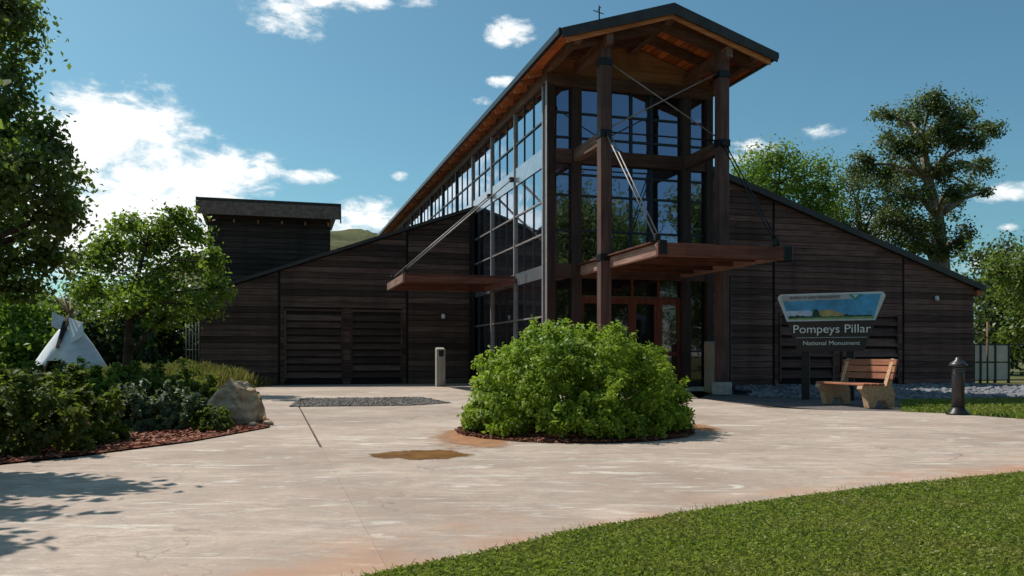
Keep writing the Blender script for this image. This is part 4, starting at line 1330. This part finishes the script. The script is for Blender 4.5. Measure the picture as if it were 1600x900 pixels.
# the tree whose shade falls on the near left paving, just out of frame
make_tree('tree', 'broadleaf tree just outside the left edge, shading the paving', (-9.4, 8.0, 0), [(-9.4, 8.0, -.1), (-9.3, 8.0, 1.6), (-9.2, 7.9, 3.0), (-9.1, 7.8, 4.6)],
          .17, [((-6.35, 7.80, 3.5), (.95, .42, .35), 5200), ((-7.7, 7.9, 3.6), (.9, .5, .5), 2500), ((-6.40, 6.66, 3.5), (.72, .28, .3), 3200), ((-7.3, 6.8, 3.4), (.9, .36, .4), 2600),
                ((-5.95, 5.74, 3.5), (.66, .34, .3), 3200), ((-6.9, 5.8, 3.5), (.9, .34, .4), 2600), ((-9.2, 7.6, 4.9), (1.2, 1.4, .8), 2500), ((-10.2, 7.7, 4.0), (1.2, 1.2, .9), 1500)],
          None, .17, M['leaf_near'], M['bark_dark'], twig=.008, spread=.32)
# young tree before the wing
YB = 21
Bc = px_clumps([(240, 350, 46, 22), (190, 380, 42, 28), (290, 372, 36, 26), (245, 395, 44, 26), (160, 420, 38, 28), (305, 425, 30, 24), (342, 412, 24, 20), (225, 440, 50, 26), (150, 462, 32, 22), (346, 448, 16, 18),
                (285, 470, 34, 20), (210, 480, 38, 18), (325, 478, 22, 14), (128, 445, 20, 20), (255, 500, 30, 12), (275, 335, 18, 10), (205, 350, 20, 14)], YB, .95, 1.1, 5)
make_tree('tree', 'young leafy green tree standing in front of the left end of the building', G(198, 618), [G(198, 618), P(199, 560, YB), P(202, 500, YB), P(212, 440, YB), P(228, 385, YB)],
          .13, Bc, None, .125, M['leaf_young'], M['bark_dark'], twig=.008, spread=.36)
# cottonwoods behind the right wing
YC = 55
Cc = px_clumps([(1455, 172, 26, 20), (1408, 190, 26, 20), (1500, 182, 30, 20), (1545, 205, 20, 13), (1440, 212, 32, 22), (1492, 226, 30, 20), (1540, 262, 26, 13), (1392, 232, 28, 20), (1428, 262, 30, 20), (1478, 268, 26, 18),
                (1375, 272, 26, 20), (1348, 256, 20, 15), (1412, 305, 30, 22), (1492, 322, 20, 18), (1438, 352, 28, 24), (1503, 372, 15, 22), (1460, 148, 12, 9), (1557, 203, 11, 8), (1388, 178, 16, 10), (1515, 290, 18, 11), (1450, 395, 26, 18),
                (1395, 345, 20, 18), (1520, 222, 18, 12), (1368, 180, 8, 6), (1480, 300, 18, 14), (1415, 385, 22, 16), (1540, 300, 12, 7)], YC, 2.7, 3.2, 8)
make_tree('tree', 'tallest cottonwood, with an open crown above the right wing roof', P(1472, 580, YC)*1, [P(1474, 590, YC), P(1473, 480, YC), P(1470, 400, YC), P(1464, 340, YC), P(1450, 280, YC), P(1440, 215, YC)],
          .75, Cc, None, .20, M['leaf_cotton'], M['bark'], twig=.03, k=8, spread=.37)
Dc = px_clumps([(1325, 300, 40, 30), (1365, 330, 36, 26), (1300, 335, 34, 26), (1345, 280, 28, 20), (1390, 365, 30, 24), (1330, 365, 40, 22), (1400, 330, 22, 20)], 58, 1.2, 2, 9)
make_tree('tree', 'thin dark cottonwood with bare forking limbs left of the tallest one', P(1348, 580, 58), [P(1348, 590, 58), P(1347, 450, 58), P(1346, 380, 58), P(1340, 320, 58)], .5, Dc, None, .21, M['leaf_cotton'], M['bark_dark'], twig=.03, spread=.34)
Ec = px_clumps([(1180, 262, 36, 26), (1220, 258, 40, 24), (1258, 275, 36, 26), (1165, 290, 34, 30), (1215, 300, 46, 30), (1270, 310, 40, 28), (1240, 335, 50, 28), (1180, 330, 40, 30), (1292, 290, 18, 22), (1140, 300, 20, 22)], 52, 1.5, 2, 10)
make_tree('tree', 'bright green rounded tree directly behind the right porch post', P(1225, 580, 52), [P(1225, 590, 52), P(1224, 450, 52), P(1222, 360, 52), P(1215, 290, 52)], .5, Ec, None, .20, M['leaf_young'], M['bark_dark'], twig=.03)
Fc_ = px_clumps([(1545, 410, 36, 22), (1580, 400, 30, 24), (1530, 450, 28, 30), (1575, 450, 40, 34), (1550, 500, 36, 34), (1600, 500, 40, 40), (1540, 545, 30, 26), (1590, 550, 40, 30), (1520, 520, 18, 40)], 46, .9, 1.6, 12)
make_tree('tree', 'dark dense tree past the right end of the building', P(1555, 590, 46), [P(1555, 598, 46), P(1555, 500, 46), P(1556, 430, 46)], .4, Fc_, None, .24, M['leaf_far'], M['bark_dark'], twig=.03)
Gc = px_clumps([(1610, 420, 30, 30), (1600, 460, 34, 34), (1625, 500, 40, 40), (1590, 520, 24, 30), (1640, 440, 40, 50), (1562, 425, 20, 20)], 38, .85, 1.4, 13)
make_tree('tree', 'sunlit yellow green tree at the right edge of the picture', P(1625, 595, 38), [P(1625, 600, 38), P(1624, 520, 38), P(1622, 450, 38)], .3, Gc, None, .2, M['leaf_yellow'], M['bark_dark'], twig=.03)

# trees far left, row beyond the meadow; trees behind the right wing
rowL = [(-60, 470, 70, 50, 62, 'leaf_far'), (20, 490, 60, 46, 56, 'leaf_young'), (95, 505, 50, 40, 66, 'leaf_far'), (165, 500, 56, 44, 58, 'leaf_far'), (245, 500, 60, 44, 62, 'leaf_far'), (310, 490, 50, 50, 66, 'leaf_far'), (380, 480, 60, 50, 72, 'leaf_far')]
labL = ['dark tree partly outside the left edge, beyond the meadow', 'green tree beyond the meadow left of the tepee', 'dark tree directly behind the tepee', 'dark tree beyond the meadow right of the tepee',
        'dark tree seen behind the trunk of the young tree', 'dark tree beside the left end of the building', 'dark tree hidden mostly by the left wing']
for (px, py, rx, ry, Y, mt), lb in zip(rowL, labL):
    r_ = random.Random(px)
    lst = [(px+r_.uniform(-.8, .8)*rx, py+r_.uniform(-.6, 1.0)*ry, rx*.55, ry*.6) for _ in range(9)] + [(px, py+ry*.9, rx, ry*.5), (px+rx*.3, py+ry*1.4, rx, ry*.5)]
    make_tree('tree', lb, P(px, 580, Y), [P(px, 590, Y), P(px, 540, Y), P(px+2, py, Y)], .35, px_clumps(lst, Y, .80, 2.5, px), None, .40, M[mt], M['bark_dark'], 'trees beyond the meadow', twig=.03)
# trees across the park that the front glass mirrors
refl = [(17, -14, 11), (24, -9, 13), (31, -12, 12), (37, -5, 14), (44, -10, 13), (12, -20, 12)]
labR = ['green park tree behind the camera, nearest to the lawn', 'second green park tree behind the camera, mirrored in the glass', 'broad park tree behind the camera, between two taller ones',
        'tallest park tree across the lawn, mirrored in the glass', 'farthest park tree on the right of the lawn', 'park tree farthest back behind the camera']
for k, ((x, y, h), lb) in enumerate(zip(refl, labR)):
    r_ = random.Random(k+50)
    cl = [((x+r_.uniform(-3.4, 3.4), y+r_.uniform(-3, 3), h*r_.uniform(.16, .9)), (2.0, 2.0, 1.7), 900) for _ in range(18)]
    make_tree('tree', lb, (x, y, 0), [(x, y, -.1), (x, y, h*.3), (x+.2, y, h*.7)], .35, cl, None, .34, M['leaf_yellow'] if k % 2 else M['leaf_young'], M['bark'], 'park trees across the lawn', twig=.03)


def shrub(name, label, c, r, h, n, size, mat, k=40, group=None, stems=9, up=.6, cat='shrub', lump=.10, inner=.22, cr=None, lobe=.10, boxy=.9):
    """mound of leafy shoots with stems; leaves gather in rosettes at the shoot tips"""
    t = thing(name, label, cat, c, 0, group)
    sb_ = MB()
    u = rng.random(k); az_ = rng.random(k)*2*np.pi
    el_ = np.arcsin(np.clip(u*1.08-.08, -.2, 1))
    ph = rng.random(6)*6.28
    d = np.stack([np.cos(el_)*np.cos(az_), np.cos(el_)*np.sin(az_), np.sin(el_)], 1)
    wob = 1+lump*(np.sin(3*az_+ph[0]+2*el_)+.7*np.sin(5*az_+ph[1]-3*el_)+.6*np.sin(2*az_+5*el_+ph[2]))
    wob = wob+lobe*np.array([noise.noise(Vector(q)*3.1+Vector((r*9, h*5, 0)))+.5*noise.noise(Vector(q)*6.5) for q in d])
    rad = wob*np.where(rng.random(k) < inner, .55+.35*rng.random(k), .92+.10*rng.random(k))
    p2 = np.abs(d)**boxy*np.sign(d)                              # a little boxier than a ball
    tips = p2*rad[:, None]*np.array([r, r, h*.86]) + np.array([0, 0, h*.14])
    low = rng.random(k) < .22                                   # skirt of shoots near the ground
    tips[low, 2] = h*(.05+.16*rng.random(low.sum())); fl = (1.0+.05*rng.random(low.sum()))/np.maximum(np.hypot(d[low, 0], d[low, 1]), .2)
    tips[low, 0] = d[low, 0]*r*fl*.97; tips[low, 1] = d[low, 1]*r*fl*.97
    tips[:, 2] = np.maximum(tips[:, 2], .04)
    idx = rng.integers(0, k, n)
    if cr is None: cr = .16*min(r, h)
    basep = np.array([0, 0, h*.15])
    back = rng.random(n)**2.2*.28
    p = tips[idx]+(basep-tips[idx])*back[:, None]+rng.normal(size=(n, 3))*cr*.5*(.5+back[:, None]*2)
    p[:, 2] = np.maximum(p[:, 2], .02+.05*rng.random(n))
    out = (p-basep)/np.maximum(np.linalg.norm(p-basep, axis=1)[:, None], .05)
    Vq = leaf_quads(p, size, out, up, .52)
    tone = (rng.random(k)*.6)[idx]+rng.random(n)*.4
    for i in range(0, k, max(1, k//stems)):
        tip = Vector(tips[i]); sb_.tube([(tip.x*.08, tip.y*.08, 0), tip*.55+Vector((0, 0, .03)), tip], [.014, .01, .004], 5)
    sb_.build('stem', M['bark_dark'], t, True)
    mesh_obj('foliage', leaf_mesh('foliage', Vq, mat, tone), None, t)
    return t


shrub('bush', 'large round bright green bush in a mulch ring on the plaza', BC+Vector((-.03, 0, 0)), 1.47, 1.43, 66000, .062, M['leaf_bush'], 900, stems=60, cat='bush', lump=.03, cr=.12, lobe=.17, boxy=1.0)
sh = [(36, 706, .70, .95, 5200, 'leaf_shrub', 'dark shrub at the left edge, nearest to the paving'),
      (-95, 712, .80, .95, 4400, 'leaf_shrub', 'shrub mostly outside the left edge'),
      (112, 694, .56, .86, 4200, 'leaf_shrub', 'olive shrub right of the shrub at the left edge'),
      (45, 652, 1.0, 1.02, 5200, 'leaf_shrub', 'shrub in the back row below the tepee'),
      (165, 652, .66, 1.10, 5000, 'leaf_young', 'tallest green shrub, right of the tepee'),
      (205, 674, .36, .72, 1700, 'leaf_silver', 'pale leaved shrub left of two above the bare mulch'),
      (240, 648, .85, 1.05, 5200, 'leaf_shrub', 'olive shrub behind the pale leaved shrubs'),
      (276, 672, .36, .68, 1700, 'leaf_silver', 'pale leaved shrub right of two above the bare mulch'),
      (305, 652, .55, .88, 3200, 'leaf_shrub', 'small olive shrub just left of the boulder'),
      (332, 674, .24, .40, 800, 'leaf_shrub', 'low leafy plant at the foot of the boulder')]
for px, py, r, h, n, mt, lb in sh:
    h *= .86
    shrub('shrub', lb, G(px, py), r, h, n, .09 if mt != 'leaf_silver' else .11, M[mt], 90, 'shrubs in the mulch bed', 14, lump=.12, inner=.3)

# ragged lawn edge
V = np.zeros((len(tp), 4, 3)); n = len(tp)
an_ = rng.random(n)*6.28; hh = .02+.03*rng.random(n); la = rng.random(n)*6.28
for j, (sx, f_) in enumerate(((-.003, 0), (.003, 0), (.0025, .6), (0, 1))):
    V[:, j, 0] = tp[:, 0]+np.cos(an_)*sx+np.cos(la)*hh*.7*f_; V[:, j, 1] = tp[:, 1]+np.sin(an_)*sx+np.sin(la)*hh*.7*f_; V[:, j, 2] = hh*f_*.8-.005*(1-f_)
o = mesh_obj('grass_edge', leaf_mesh('grass_edge', V, M['grass']), None); o['kind'] = 'stuff'; o['label'] = 'ragged grass tufts along the edge of the paving'
